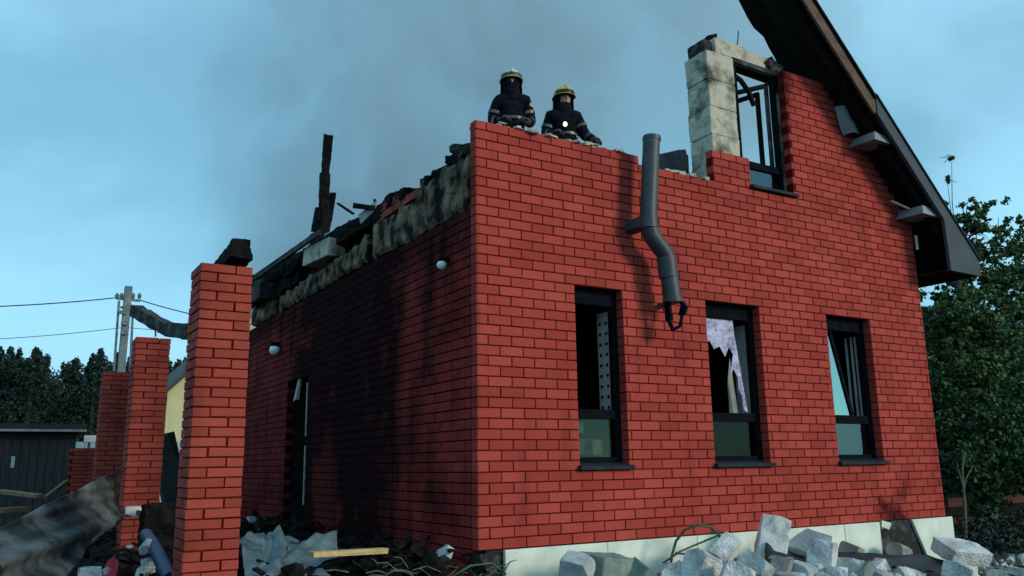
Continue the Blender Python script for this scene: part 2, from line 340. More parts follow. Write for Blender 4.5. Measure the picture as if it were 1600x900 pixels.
def hull_into(mb, c, d, rot, seed):
    me = chunk_mesh('t', d, seed, 0.5, 5); e = Euler(rot).to_matrix()
    mb.add([e @ v.co+Vector(c) for v in me.vertices], [tuple(p.vertices) for p in me.polygons]); bpy.data.meshes.remove(me)

# brick template: chamfered front, along local X, outward local -Y, origin at front centre
def brick_geo(ln, h, dep, c=0.004):
    x, z = ln/2, h/2
    vs = [(-x, dep, -z), (x, dep, -z), (x, dep, z), (-x, dep, z), (-x, c, -z), (x, c, -z), (x, c, z), (-x, c, z),
          (-x+c, 0, -z+c), (x-c, 0, -z+c), (x-c, 0, z-c), (-x+c, 0, z-c)]
    fs = [(8, 9, 10, 11), (4, 5, 9, 8), (5, 6, 10, 9), (6, 7, 11, 10), (7, 4, 8, 11), (0, 1, 5, 4), (1, 2, 6, 5), (2, 3, 7, 6), (3, 0, 4, 7), (3, 2, 1, 0)]
    return vs, fs
_bm = {}
def brick_mesh(ln, h, dep, mt):
    k = (round(ln, 3), h, dep, mt)
    if k not in _bm:
        vs, fs = brick_geo(k[0], h, dep); me = bpy.data.meshes.new('brick'); me.from_pydata(vs, [], fs); me.materials.append(M[mt]); _bm[k] = me
    return _bm[k]

# ------------------------------------------------------------------ ground
GZ = -0.75
g = MB(); n_ = 60
xs = np.concatenate([np.linspace(-300, -20, 8), np.linspace(-16, 24, 50), np.linspace(30, 320, 8)]); ys = np.concatenate([np.linspace(-120, -16, 6), np.linspace(-14, 30, 50), np.linspace(36, 420, 10)])
vsg = []
for yv in ys:
    for xv in xs:
        far = max(0, math.hypot(xv, yv)-70)
        vsg.append((xv, yv, GZ+0.05*math.sin(xv*1.3+yv*.7)*math.cos(yv*1.1)+far*0.004*0))
nx = len(xs)
g.add(vsg, [(j*nx+i, j*nx+i+1, (j+1)*nx+i+1, (j+1)*nx+i) for j in range(len(ys)-1) for i in range(nx-1)])
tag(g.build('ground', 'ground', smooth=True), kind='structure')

# ------------------------------------------------------------------ the house
house = empty('burnt_house', (0, 0, 0))
tag(house, 'burnt red brick house with missing roof half and soot blackened side', 'house')
LB, CH = 0.2647, 0.1
JT = 0.0115
W_END = 7.2
def roof_z(x): return 5.69-1.05*(x-5.68)
OPEN = [(1.17, 1.80, 0.70, 2.6), (3.02, 3.90, 0.70, 2.6), (5.12, 6.00, 0.70, 2.6)]
UP = (3.93, 4.72, 4.1, 5.9)
def front_spans(z):
    """stretches of standing brickwork in the course whose middle is at height z"""
    sp = []
    if z < 4.1: sp = [(0.0, W_END)]
    elif z < 4.2: sp = [(0.06 if z > 4.1 else 0.0, 2.12), (3.29, W_END)]
    elif z < 4.5: sp = [(3.29, W_END)]
    elif z < 5.9: sp = [(4.72, W_END)]
    xr = min(W_END, 5.68+(5.69-z)/1.05)
    sp = [(a, min(b, xr)) for a, b in sp if a < xr]
    for (x0, x1, z0, z1) in OPEN+[UP]:
        if z0 < z < z1:
            ns = []
            for a, b in sp:
                if x1 <= a or x0 >= b: ns.append((a, b)); continue
                if x0-a > .03: ns.append((a, x0))
                if b-x1 > .03: ns.append((x1, b))
            sp = ns
    return sp
fw = MB(); bricks = []
for n in range(60):
    z = (n+.5)*CH
    for a, b in front_spans(z):
        fw.b2(a+.004, b-.004, 0.010, 0.115, n*CH, (n+1)*CH)
        first = 0.0 if n % 2 == 0 else -LB/2+0.0
        k = math.floor((a-first)/LB); x = first+k*LB
        while x < b-.02:
            x0, x1 = max(x, a), min(x+LB, b)
            if n % 2 and x < 0: x0 = 0.0
            if x1-x0 > .045: bricks.append((x0, x1-JT if x1 < b-.001 or b == W_END else x1, z))
            x += LB
front_wall = fw.build('front_wall', 'mortar', house)
tag(front_wall, 'red brick gable front with three tall windows')
bricks.sort(key=lambda q: (q[0]-CAM[0])**2+CAM[1]**2+(q[2]-CAM[2])**2)
vsall = MB()
for i, (x0, x1, z) in enumerate(bricks):
    ln = x1-x0; off = random.uniform(-.0025, .0025); tz = random.uniform(-.0008, .0008); rot = Euler((random.uniform(-.004, .004), random.uniform(-.003, .003), random.uniform(-.006, .006)))
    if i < 300:
        full = round(ln/0.005)*0.005
        o = link('brick', brick_mesh(min(full, ln+.003), CH-JT, .11, 'brick_front'), None, front_wall)
        o.location = ((x0+x1)/2, off, z+tz); o.rotation_euler = rot
    else:
        v, f = brick_geo(ln, CH-JT, .11); e = rot.to_matrix()
        vsall.add([e @ Vector(q)+Vector(((x0+x1)/2, off, z+tz)) for q in v], f, random.uniform(.001, 1))
tag(vsall.build('brickwork', 'brick_front', front_wall, fix=False), kind='stuff')

# side wall (faces -X)
DEPTH = 9.6; DOOR = (5.2, 6.2, -0.15, 2.1)
sw = MB(); sb = MB()
for n in range(-3, 33):
    z = (n+.5)*CH
    sp = [(0.125, DEPTH)]
    if DOOR[2] < z < DOOR[3]: sp = [(0.125, DOOR[0]), (DOOR[1], DEPTH)]
    for a, b in sp:
        sw.b2(0.010, 0.115, a+.004, b-.004, n*CH, (n+1)*CH)
        first = 0.0 if n % 2 else -LB/2
        k = math.floor((a-first)/LB); y = first+k*LB
        while y < b-.02:
            y0, y1 = max(y, a if a > .2 else 0.123), min(y+LB, b)
            if y1-y0 > .045:
                v, f = brick_geo(y1-y0-JT, CH-JT, .11)
                e = Matrix.Rotation(-math.pi/2, 3, 'Z'); c = Vector((random.uniform(-.003, .003), (y0+y1-JT)/2, z))
                sb.add([e @ Vector(q)+c for q in v], f, random.uniform(.001, 1))
            y += LB
side_wall = sw.build('side_wall', 'mortar_side', house)
tag(side_wall, 'soot blackened brick side wall with burnt doorway')
tag(sb.build('brickwork', 'brick_side', side_wall, fix=False), kind='stuff')
# inner leaf of aerated concrete, attic floor, back and right walls
inn = MB()
def holed(mb, x0, x1, z0, z1, y0, y1, holes):
    xsb = sorted({x0, x1, *[h[0] for h in holes], *[h[1] for h in holes]})
    for a, b in zip(xsb[:-1], xsb[1:]):
        hs = [h for h in holes if h[0] <= a+1e-6 and h[1] >= b-1e-6]
        if hs: mb.b2(a, b, y0, y1, z0, hs[0][2]); mb.b2(a, b, y0, y1, hs[0][3], z1)
        else: mb.b2(a, b, y0, y1, z0, z1)
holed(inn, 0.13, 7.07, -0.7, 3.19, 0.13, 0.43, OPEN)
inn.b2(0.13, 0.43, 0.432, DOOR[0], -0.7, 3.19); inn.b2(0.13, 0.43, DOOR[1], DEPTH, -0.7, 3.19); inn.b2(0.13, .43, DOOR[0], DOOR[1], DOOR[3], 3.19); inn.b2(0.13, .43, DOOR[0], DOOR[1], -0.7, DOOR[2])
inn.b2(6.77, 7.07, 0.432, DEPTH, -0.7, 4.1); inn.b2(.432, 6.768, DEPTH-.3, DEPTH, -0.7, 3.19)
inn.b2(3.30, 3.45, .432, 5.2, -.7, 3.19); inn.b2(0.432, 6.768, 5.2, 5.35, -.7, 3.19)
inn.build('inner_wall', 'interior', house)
rw = MB(); rw.b2(7.072, 7.198, 0.125, DEPTH, -0.7, 4.05); rw.build('right_wall', 'brick_side', house)
fl = MB(); fl.b2(0.14, 7.06, 0.135, DEPTH-.01, 3.192, 3.35); fl.build('attic_floor', 'interior', house)
gf = MB(); gf.b2(0.44, 6.76, 0.44, DEPTH-.31, -.72, -.1); gf.build('ground_floor', 'interior', house)
# low parapet behind the front bricks (attic side)
pa = MB(); pa.b2(0.13, 2.1, 0.13, 0.33, 3.352, 4.12); pa.b2(2.102, 3.36, 0.13, 0.33, 3.352, 4.02); pa.b2(4.95, 5.30, .13, .4, 3.352, 5.80); pa.b2(5.302, 5.9, .13, .4, 3.352, 5.3); pa.b2(5.902, 6.765, .13, .4, 3.352, 4.5); pa.b2(3.94, 4.72, .13, .4, 3.352, 4.06)
pa.build('parapet_backing', 'aac_soot', house)
# crumbled mortar bed along the broken top of the front wall
cr = MB()
for i in range(150):
    x = random.uniform(0.08, 2.05); hull_into(cr, (x, random.uniform(.005, .3), 4.2+random.uniform(-.01, .012) if x < 2.1 else 4.1), (random.uniform(.04, .16), random.uniform(.04, .12), random.uniform(.012, .028)), (random.uniform(-.2, .2), 0, random.random()*3), i)
for i in range(30):
    hull_into(cr, (random.uniform(2.5, 3.25), random.uniform(.0, .3), 4.105), (random.uniform(.04, .12), random.uniform(.04, .1), random.uniform(.02, .06)), (0, 0, random.random()*3), 200+i)
tag(cr.build('mortar_crumbs', 'aac', house), kind='stuff')
# loose corner: broken courses behind the corner brick
cb = MB()
for i in range(14):
    hull_into(cb, (random.uniform(.03, .22), random.uniform(.14, .5), random.uniform(3.75, 4.08)), (random.uniform(.08, .2), random.uniform(.1, .22), random.uniform(.06, .1)), (random.uniform(-.2, .2), random.uniform(-.2, .2), random.random()*3), 300+i)
cb.build('broken_corner_masonry', 'charred_ash', house)

# concrete ring band on the side wall, broken in two, with ragged edges
def band(name, y0, y1, zb, zt, seed, lab, mt='concrete_sooty', x0=-.03, x1=.36, amp=.06):
    rr = random.Random(seed); n = int((y1-y0)/.09)+2; vs = []; fs = []
    for i in range(n):
        y = y0+(y1-y0)*i/(n-1)
        b_ = zb(y)+rr.uniform(-amp, amp)*.45; t_ = zt(y)+rr.uniform(-amp, amp)*rr.choice((.3, .4, 1.4))
        ox = rr.uniform(-.008, .008); yo = rr.uniform(-.03, .03)
        mid = (b_+t_)/2
        vs += [(x0+ox+.03, y+yo, b_), (x0+ox, y, b_+.05), (x0+rr.uniform(-.01, .008), y, mid), (x0+ox+rr.uniform(-.005, .01), y, t_-.03), (x0+.03, y+yo, t_), (x1, y, t_+rr.uniform(-amp, amp)*.5), (x1, y, b_)]
    for i in range(n-1):
        for k in range(7): fs.append((i*7+k, i*7+(k+1) % 7, (i+1)*7+(k+1) % 7, (i+1)*7+k))
    fs.append(tuple(range(7))); fs.append(tuple(range((n-1)*7, n*7)))
    o = MB().add(vs, fs).build(name, mt, house); tag(o, lab); return o
band('concrete_band', 0.125, 2.62, lambda y: 3.30, lambda y: 3.86 if y < 1.2 else 3.76, 1, 'sooty broken concrete ring beam by the corner')
band('concrete_band', 2.82, 6.75, lambda y: 3.33, lambda y: 3.66-.02*(y-2.8), 2, 'sooty concrete ring beam away from the corner')
band('concrete_band', 7.3, 8.6, lambda y: 3.35, lambda y: 3.62, 3, 'short burnt concrete stub at the far end', amp=.1)
# bricks left standing on the band
rb = MB()
for i in range(5):
    for j in range(2 if 0 < i < 4 else 1):
        rb.box((.06+random.uniform(-.01, .01), 1.45+i*.262+.13*(j % 2), 3.83+j*.1), (.12, .25, .088), (0, random.uniform(-.03, .03), random.uniform(-.05, .05)), rnd=random.random())
rb.build('leftover_bricks', 'brick_pillar', house)
wbk = MB(); wbk.box((-.02, 4.55, 3.82), (.28, .98, .25), (0.04, .05, 0.03), jit=.015); o = wbk.build('aerated_block', 'aac', house); bevel(o); tag(o, 'pale aerated block left on the sooty ring beam')
wbk = MB(); wbk.box((.05, 4.25, 4.06), (.1, .75, .07), (0.10, .1, 0.03), jit=.01); o = wbk.build('pale_board', 'panel_grey', house)
# burnt eave: charred rafters and boards lying on the band
er = MB()
spec = [((.10, 2.9, 3.90), (.02, 8.9, 4.22), .20, .22), ((.16, 3.0, 3.98), (.1, 9.0, 4.22), .3, .12), ((.05, 5.4, 3.95), (-.1, 8.8, 4.06), .18, .2),
        ((.3, 2.7, 3.80), (.3, 8.6, 3.95), .3, .45), ((.1, 6.0, 3.8), (-.05, 9.3, 3.85), .12, .3)]
for a, b, w_, h_ in spec:
    er = MB(); nseg = 9; prevq = Vector(a)
    for i in range(nseg):
        q = Vector(a).lerp(Vector(b), (i+1)/nseg)+Vector((random.uniform(-.04, .04), 0, random.uniform(-.035, .035)))
        er.bar(prevq, q, w_*random.uniform(.8, 1.15), h_*random.uniform(.75, 1.15), jit=.02); prevq = q
    rough(er.build('charred_rafter', 'charred', house), .09, .10, 3)
for i in range(16):
    er = MB(); y = random.uniform(.5, 8.2); z = 3.85+(.0 if y < 2.7 else .2)
    a = Vector((random.uniform(.05, .4), y, z+random.uniform(-.08, .05))); d = Vector((random.uniform(-.3, .1), random.uniform(-.5, .5), random.uniform(-.05, .13)))
    er.bar(a, a+d*random.uniform(.5, 1.3), random.uniform(.04, .1), random.uniform(.03, .07), jit=.01); er.build('charred_stick', random.choice(['charred', 'charred', 'charred_ash']), house)
# ashy top edge board, pale inner lining showing, twisted scrap by the break
o = MB().bar(at(398, 434, 0, -.25), at(500, 362, 0, -.25), .03, .09, jit=.015).build('scorched_fascia_board', 'charred_ash', house); tag(o, 'ash grey scorched eave board')
o = MB().bar(at(565, 345, 0, .0), at(592, 322, 0, .1), .12, .14, jit=.03).build('scorched_scrap', 'panel_grey', house); tag(o, 'pale scorched scrap sticking up at the break')
MB().bar(at(528, 318, 0, .1), at(552, 334, 0, .1), .03, .03).build('charred_stick', 'charred', house)
MB().bar(at(585, 312, 0, .1), at(590, 330, 0, .1), .03, .03).build('charred_stick', 'charred', house)
for k, (yy, zz, hh) in enumerate([(2.3, 3.98, .16), (1.9, 3.95, .14), (1.2, 3.9, .12), (.75, 3.9, .1), (.45, 3.92, .1), (2.55, 3.9, .2)]):
    me = chunk_mesh('charred_lump', (.25, .42, hh), 40+k); o = rough(link('charred_lump', me, 'charred', house), .08, .1, 3); o.location = (.12, yy, zz); o.rotation_euler = (random.uniform(-.2, .2), 0, random.uniform(-.3, .3))
# upright burnt post
pt = at(513, 211, 0, .12); pb = at(500, 365, 0, .12)
pp = MB(); path = [pb+Vector((0, 0, -.4)), pb, pb.lerp(pt, .25)+Vector((.03, 0, 0)), pb.lerp(pt, .6), pt]
for q0, q1, w_ in zip(path[:-1], path[1:], (.26, .2, .15, .12)): pp.bar(q0, q1, w_, w_*.9, jit=.012)
o = rough(pp.build('charred_post', 'charred', house), .04, .08, 3); tag(o, 'tall charred post standing above the burnt eave')
o = MB().bar(at(520, 300, 0, .5), at(512, 345, 0, .5), .1, .1, jit=.02).build('charred_stick', 'charred', house)
# hanging scorched wad at far end
me = chunk_mesh('scorched_wad', (.3, .6, .35), 77); o = link('scorched_wad', me, 'charred_ash', house); o.location = at(412, 455, 0, -.1)

# plinth insulation panels, one broken out
def plinth(x0, x1, y=-.045, zt=-.004, slant=0.0, zb=-.72):
    p_ = [(x0, zt), (x1, zt), (x1, zb), (x0+slant, zb)]
    mb = MB().prism(p_, 1, y, -.003); o = mb.build('insulation_panel', 'foam', house); bevel(o, .006, 1); return o
for a, b in ((.26, 1.44), (1.446, 2.64), (2.646, 3.84), (3.846, 5.04), (5.046, 5.72)): plinth(a, b, y=-.045+random.uniform(-.004, .004))
o = plinth(6.38, 7.27, slant=.38); tag(o, 'pale insulation panel with slanting broken edge')
fb = MB(); fb.b2(.02, 7.19, .0, .3, -.72, -.006); fb.build('foundation', 'charred_ash', house)
o = MB().box((5.86, -.02, -.05), (.18, .03, .09), (0, .2, 0), jit=.02).build('insulation_scrap', 'foam', house)

# gable blocks beside the upper window
def block(x0, x1, y0, y1, z0, z1, mt='aac', lab=None, jit=.004):
    mb = MB().box(((x0+x1)/2, (y0+y1)/2, (z0+z1)/2), (x1-x0, y1-y0, z1-z0), (0, random.uniform(-.006, .006), random.uniform(-.01, .01)), jit=jit)
    o = mb.build('aerated_block', mt, house); bevel(o, .008, 1); rough(o, .022, .07, 4)
    if lab: tag(o, lab)
zz = [4.05, 4.42, 4.79, 5.165, 5.54, 5.93]
for i in range(5):
    block(3.44+.012*(i % 2), 3.92, .13, .53, zz[i]+.001, zz[i+1]-.001, 'aac')
block(3.63, 4.18, .15, .45, 5.945, 6.16); block(4.186, 4.62, .16, .45, 5.945, 6.13)
block(3.48, 3.626, .2, .5, 5.945, 6.12, 'charred_ash', 'sooty end of the lintel course')
# cable stub, charred scrap on top
MB().bar((3.6, .3, 6.2), (3.78, .28, 6.24), .09, .05, jit=.02).build('charred_scrap', 'charred', house)
MB().tube([(4.15, .3, 6.16), (4.22, .3, 6.32), (4.27, .32, 6.5)], .008, 6).build('cable_stub', 'wire', house)
cbp = at(1052, 256, 1, .62); rough(MB().bar((cbp.x, .62, 3.4), (cbp.x+.02, .64, cbp.z+.12), .34, .3, jit=.02).build('charred_block', 'black_sheet', house), .04, .1, 3)
lin = MB(); lin.box((4.33, .23, 5.905), (.84, .2, .07), (0, .02, 0), jit=.01); lin.build('lintel', 'charred_ash', house)
for k in range(7):
    me = chunk_mesh('burnt_lintel_lump', (.22, .2, .16), 90+k); o = rough(link('burnt_lintel_lump', me, 'charred_ash', house), .08, .06, 3); o.location = (4.68+.07*k, .2+.02*k, 6.0-.035*k+random.uniform(-.03, .05)); o.rotation_euler = (random.random(), random.random(), random.random())

# ------------------------------------------------------------------ windows
def window(x0, x1, z0, z1, zt, lab, lower='glass_plain', yf=.125):
    wroot = empty('window', (0, 0, 0), parent=house); tag(wroot, lab)
    f = MB(); t_ = .06; y0, y1 = yf, yf+.075
    f.b2(x0+.002, x0+t_, y0, y1, z0+.02, z1-.002); f.b2(x1-t_, x1-.002, y0, y1, z0+.02, z1-.002)
    f.b2(x0+t_, x1-t_, y0, y1, z1-(.17 if z1 < 3 else .06), z1-.002); f.b2(x0+t_, x1-t_, y0, y1, z0+.02, z0+.13); f.b2(x0+t_, x1-t_, y0+.002, y1-.002, zt-.05, zt+.05)  # tall near-black top bar on ground-floor windows stands in for shade in the recess
    bevel(f.build('frame', 'frame', wroot), .006, 1)
    s_ = MB(); s_.prism([(-.055, z0+.005), (-.055, z0+.04), (.14, z0+.075), (.14, z0+.045)], 0, x0+.003, x1-.003); s_.prism([(-.056, z0+.004), (-.056, z0+.041), (-.004, z0+.05), (-.004, z0+.004)], 0, x0-.02, x1+.03)
    s_.build('sill', 'sill', wroot)
    if lower:
        p_ = MB(); p_.b2(x0+t_, x1-t_, y0+.03, y0+.042, z0+.13, zt-.05); p_.build('pane', lower, wroot)
    return wroot
def sash(wroot, hinge, width, z0, z1, ang, side, glass=None, yb=.2, name='sash', mt='frame'):
    """side 1: hinged on the right jamb, swung inwards by ang"""
    t_ = .05; d = Vector((-math.cos(ang), math.sin(ang), 0)) if side == 1 else Vector((math.cos(ang), math.sin(ang), 0))
    nrm = Vector((-d.y, d.x, 0)); h = Vector((hinge, yb, 0)); mb = MB()
    def pc(a, b, za, zb, mb, th=.055):
        c = h+d*((a+b)/2)+Vector((0, 0, (za+zb)/2)); rotm = Matrix((d, nrm, Vector((0, 0, 1)))).transposed()
        mb.box(c, (b-a, th, zb-za), rotm)
    pc(0, t_, z0, z1, mb); pc(width-t_, width, z0, z1, mb); pc(t_, width-t_, z0, z0+t_, mb); pc(t_, width-t_, z1-t_, z1, mb)
    o = mb.build(name, mt, wroot)
    if glass:
        gb = MB(); pc(t_, width-t_, z0+t_, z1-t_, gb, .012); gb.build('pane', glass, wroot)
    return o
# window nearest the corner: upper glass gone, perforated strip inside
w1 = window(*OPEN[0], 1.27, 'window nearest the corner, upper glass gone, perforated pale strip inside')
ps = MB().b2(1.770, 1.797, .203, .429, 1.27, 2.40); ps.build('perforated_strip', 'reveal_board', w1)
for i in range(9):
    for yy_ in (.25, .36): MB().b2(1.764, 1.7705, yy_, yy_+.035, 1.34+.115*i, 1.372+.115*i).build('anchor_hole', 'charred', w1)
MB().b2(1.27, 1.40, .24, .27, 1.08, 1.2).build('inner_scrap', 'white_strip', w1); MB().b2(1.3, 1.7, .3, .33, .86, 1.02).build('inner_scrap', 'panel_grey', w1)
o = link('inner_scrap', chunk_mesh('inner_scrap', (.12, .1, .16), 5), 'white_strip', w1); o.location = (1.55, .26, .93)
# middle window: broken glass shards, lavender sky reflection painted into their colour
w2 = window(*OPEN[1], 1.27, 'middle ground floor window with jagged shards of broken glass')
rr = random.Random(5)
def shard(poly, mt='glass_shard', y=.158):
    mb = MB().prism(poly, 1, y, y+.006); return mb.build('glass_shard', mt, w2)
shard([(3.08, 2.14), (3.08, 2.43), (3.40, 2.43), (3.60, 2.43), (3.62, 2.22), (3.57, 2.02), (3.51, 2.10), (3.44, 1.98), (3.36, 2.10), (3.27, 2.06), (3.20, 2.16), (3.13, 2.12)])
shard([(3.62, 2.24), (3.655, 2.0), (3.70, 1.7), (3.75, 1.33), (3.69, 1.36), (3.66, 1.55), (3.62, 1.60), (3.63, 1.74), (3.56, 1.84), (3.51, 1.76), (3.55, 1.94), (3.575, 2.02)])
MB().prism([(3.60, 1.33), (3.74, 1.33), (3.66, 2.0), (3.60, 1.7)], 1, .30, .31).build('lining_board', 'panel_grey', w2)
for k_, (ya, yb_) in enumerate(((.203, .26), (.264, .33), (.336, .425))): MB().b2(3.868+.008*(k_ % 2), 3.897, ya, yb_, .86, 2.40).build('reveal_lining', 'curtain', w2)
MB().b2(3.55, 3.80, .42, .45, .88, 1.16).build('inner_board', 'panel_grey', w2)
# third window: glass whole, sash ajar
w3 = window(*OPEN[2], 1.27, 'right hand ground floor window with whole glass reflecting pale sky', 'glass_dull')
tri = MB(); tri.prism([(5.19, 1.33), (5.62, 1.33), (5.33, 2.42), (5.19, 2.42)], 1, .158, .166); tri.build('pane', 'glass_coated', w3)
MB().bar((5.65, .165, 1.33), (5.355, .165, 2.42), .05, .05).build('sash', 'frame', w3)
for ya in (.235, .30, .385): MB().b2(5.975, 5.997, ya, ya+.022, .86, 2.40).build('reveal_strip', 'reveal_board', w3)
MB().b2(5.28, 5.5, .21, .24, .86, 1.12).build('inner_board', 'white_strip', w3)
# upper window
w4 = window(*UP, 4.50, 'burnt out upper gable window with charred open sash', 'glass_dull', yf=.15)
sash(w4, 4.655, .62, 4.56, 5.78, R(62), 1, None, .23, mt='charred_ash')
sash(w4, 4.62, .5, 4.2, 5.7, R(74), 1, None, .36, mt='charred')

for i in range(4):
    MB().bar((4.28+i*.1, .24, 4.15), (4.25+i*.1, .26, 4.5+.03*i), .025, .025, jit=.006).build('charred_stick', 'charred', w4)
MB().tube([(4.02, .26, 5.78), (4.2, .28, 5.74), (4.36, .3, 5.62), (4.46, .32, 5.45)], .035, 7).build('melted_trim', 'charred', w4)

# ------------------------------------------------------------------ roof remnant (right slope)
roof = empty('roof', (0, 0, 0), parent=house); tag(roof, 'remaining right roof slope with charred underside')
def rpt(x, y, dz=0.0): return Vector((x, y, roof_z(x)+dz))
YO = -.44; XE = 7.9
# charred deck: from ridge stub down to the eave, ragged burnt edge behind the gable
deck = MB(); rows = []
nn_ = 40
for i in range(nn_):
    x = 3.3+(XE-3.3)*i/(nn_-1)
    yb = .42+.02*math.sin(i*1.3)+random.uniform(-.02, .02)+.05*(x < 4.5)*(4.5-x)
    if x > 6.3: yb = min(5.5, .4+(x-6.3)*9)+random.uniform(-.1, .1)
    rows.append((x, yb))
vs = []
for x, yb in rows: vs += [rpt(x, YO+.03, .02), rpt(x, yb, .02), rpt(x, YO+.03, .14), rpt(x, yb-.02, .14)]
fs = []
for i in range(nn_-1):
    a, b = i*4, (i+1)*4
    fs += [(a, a+1, b+1, b), (a+2, b+2, b+3, a+3), (a, b, b+2, a+2), (a+1, a+3, b+3, b+1)]
fs += [(0, 2, 3, 1), (nn_*4-4, nn_*4-3, nn_*4-1, nn_*4-2)]
deck.add(vs, fs); deck.build('roof_deck', 'soffit', roof)
# rafters under the deck
for y in (-.30, .06):
    x1_ = 7.6 if y < 0.2 else 5.2
    MB().bar(rpt(3.3, y, -.05), rpt(x1_, y, -.05), .06, .13, jit=.008).build('rafter', 'charred', roof) if y != .06 else None
# barge board: bare wood above, metal-clad below
XB = 5.97
o = MB().bar(rpt(3.3, YO, .07), rpt(XB+.03, YO, .07), .035, .20, jit=.004).build('barge_board', 'wood_brown', roof); tag(o, 'bare scorched wooden barge board')
o = MB().bar(rpt(3.3, YO+.01, .215), rpt(XB, YO+.01, .195), .12, .03, jit=.006).build('roof_edge_strip', 'charred', roof)
tr = MB(); tr.prism([(XB, roof_z(XB)+.24), (XE+.07, roof_z(XE+.07)+.24), (XE+.07, roof_z(XE)-.06), (7.24, roof_z(XE)-.05), (7.22, roof_z(7.22)-.03), (XB, roof_z(XB)-.03)], 1, YO-.035, YO+.015)
o = tr.build('metal_fascia', 'roof_metal', roof); bevel(o, .004, 1); tag(o, 'dark blue grey metal verge trim with boxed eave end')
ms_ = MB(); vs = []
prof = [YO-.06, YO+.02, YO+.04, -.1, -.08, .3, .32, .8, .82, 1.3, 1.32, 1.8]
hts = [.26, .26, .235, .235, .25, .235, .25, .235, .25, .235, .25, .235]
xs_ = np.linspace(XB, XE+.08, 6)
for x in xs_:
    for y, h_ in zip(prof, hts): vs.append(rpt(x, y if x > 6.3 or y < .3 else .3, h_))
npf = len(prof)
ms_.add(vs, [(i*npf+k, i*npf+k+1, (i+1)*npf+k+1, (i+1)*npf+k) for i in range(5) for k in range(npf-1)]); o = ms_.build('metal_roofing', 'roof_metal', roof); md = o.modifiers.new('th', 'SOLIDIFY'); md.thickness = .012
# boxed eave: floor of the box and the far facia
eb = MB(); zf = roof_z(XE)-.05; eb.b2(7.21, XE+.05, YO+.02, 5.4, zf, zf+.03); eb.b2(XE+.04, XE+.07, YO+.02, 5.4, zf+.002, roof_z(XE+.07)+.2); eb.build('eave_box', 'soffit', roof)
# remaining soffit panels and blocking
def sof(px0, px1, y0, y1, dz, lab, mt='soffit_panel', th=.02):
    mb = MB(); A = [rpt(px0, y0, dz), rpt(px1, y0, dz), rpt(px1, y1, dz), rpt(px0, y1, dz)]
    mb.add(A+[q+Vector((.0, 0, th)) for q in A], [(0, 1, 2, 3), (7, 6, 5, 4), (0, 4, 5, 1), (1, 5, 6, 2), (2, 6, 7, 3), (3, 7, 4, 0)])
    o = mb.build('soffit_panel', mt, roof); tag(o, lab)
for (c, d, rot, lab) in [((6.13, -.2, 5.02), (.34, .40, .06), (0, .05, .05), 'pale soffit blocking halfway down the slope'), ((7.02, -.2, 4.10), (.34, .42, .05), (0, .05, 0), 'dull grey soffit blocking near the eave')]:
    mb = MB(); x0 = c[0]-d[0]/2; x1 = c[0]+d[0]/2
    mb.add([(x0, c[1]-d[1]/2, c[2]), (x1, c[1]-d[1]/2, c[2]-.01), (x1, c[1]+d[1]/2-.02, c[2]), (x0, c[1]+d[1]/2, c[2]+.01), (x0+.05, c[1]-d[1]/2+.03, c[2]+.13), (x1, c[1]-d[1]/2+.03, c[2]+.1), (x1, c[1]+d[1]/2-.03, c[2]+.1), (x0+.05, c[1]+d[1]/2-.03, c[2]+.13)],
           [(0, 1, 2, 3), (7, 6, 5, 4), (0, 4, 5, 1), (1, 5, 6, 2), (2, 6, 7, 3), (3, 7, 4, 0)])
    o = mb.build('soffit_blocking', 'soffit_panel', roof); tag(o, lab)
# crumpled pale lining near the top
wv = []; A_, B__, C__, D__ = at(1303, 168, 1, -.03), at(1325, 172, 1, -.12), at(1342, 208, 1, -.14), at(1318, 214, 1, -.03)
for j in range(9):
    for i in range(9):
        u, v_ = i/8, j/8; q = A_.lerp(B__, u).lerp(D__.lerp(C__, u), v_); wv.append(q+Vector((0, -.05*math.sin(u*3.1), .03*math.sin(v_*7+u*3))))
o = MB().add(wv, [(j*9+i, j*9+i+1, (j+1)*9+i+1, (j+1)*9+i) for j in range(8) for i in range(8)]).build('lining_wad', 'soffit_panel', roof); md = o.modifiers.new('th', 'SOLIDIFY'); md.thickness = .012; tag(o, 'crumpled pale lining hanging under the roof')
o = MB().bar(at(1392, 314, 1, -.06), at(1420, 326, 1, -.2), .05, .02, jit=.008).build('lining_strip', 'white_strip', roof)
o = MB().bar(at(1431, 368, 1, -.06), at(1434, 390, 1, -.06), .03, .03, jit=.005).build('lining_strip', 'white_strip', roof)

# ------------------------------------------------------------------ rain / flue pipe on the front wall
pipe = empty('flue_pipe', (2.3, -.16, 2.4)); tag(pipe, 'dark grey plastic pipe with double bend hanging on the brick front', 'pipe')
def pl(mb, nm, mt='pipe', smooth=True): return mb.build(nm, mt, pipe, smooth=smooth, loc=(2.3, -.16, 2.4) if False else None)
def addpipe(path, r, nm, n=24, cap=True):
    off = Vector((2.3, -.16, 2.4)); mb = MB().tube([Vector(q)-off for q in path], r, n, cap); o = mb.build(nm, 'pipe', pipe, smooth=True)
    md = o.modifiers.new('es', 'EDGE_SPLIT'); md.split_angle = R(40); return o
YP = -.25
T_ = at(1018, 214, 1, YP); A_ = at(1013, 345, 1, YP); B_ = at(1018, 368, 1, YP); C_ = at(1040, 398, 1, YP); D_ = at(1044, 420, 1, YP); E_ = at(1051, 470, 1, YP)
addpipe([T_, A_], .095, 'pipe_section'); addpipe([A_+Vector((0, 0, .05)), A_+Vector((0, 0, -.09))], .106, 'collar')
addpipe([A_+Vector((0, 0, -.05)), B_, B_.lerp(C_, .35), B_.lerp(C_, .7), C_, D_], [.096]*6, 'elbow')
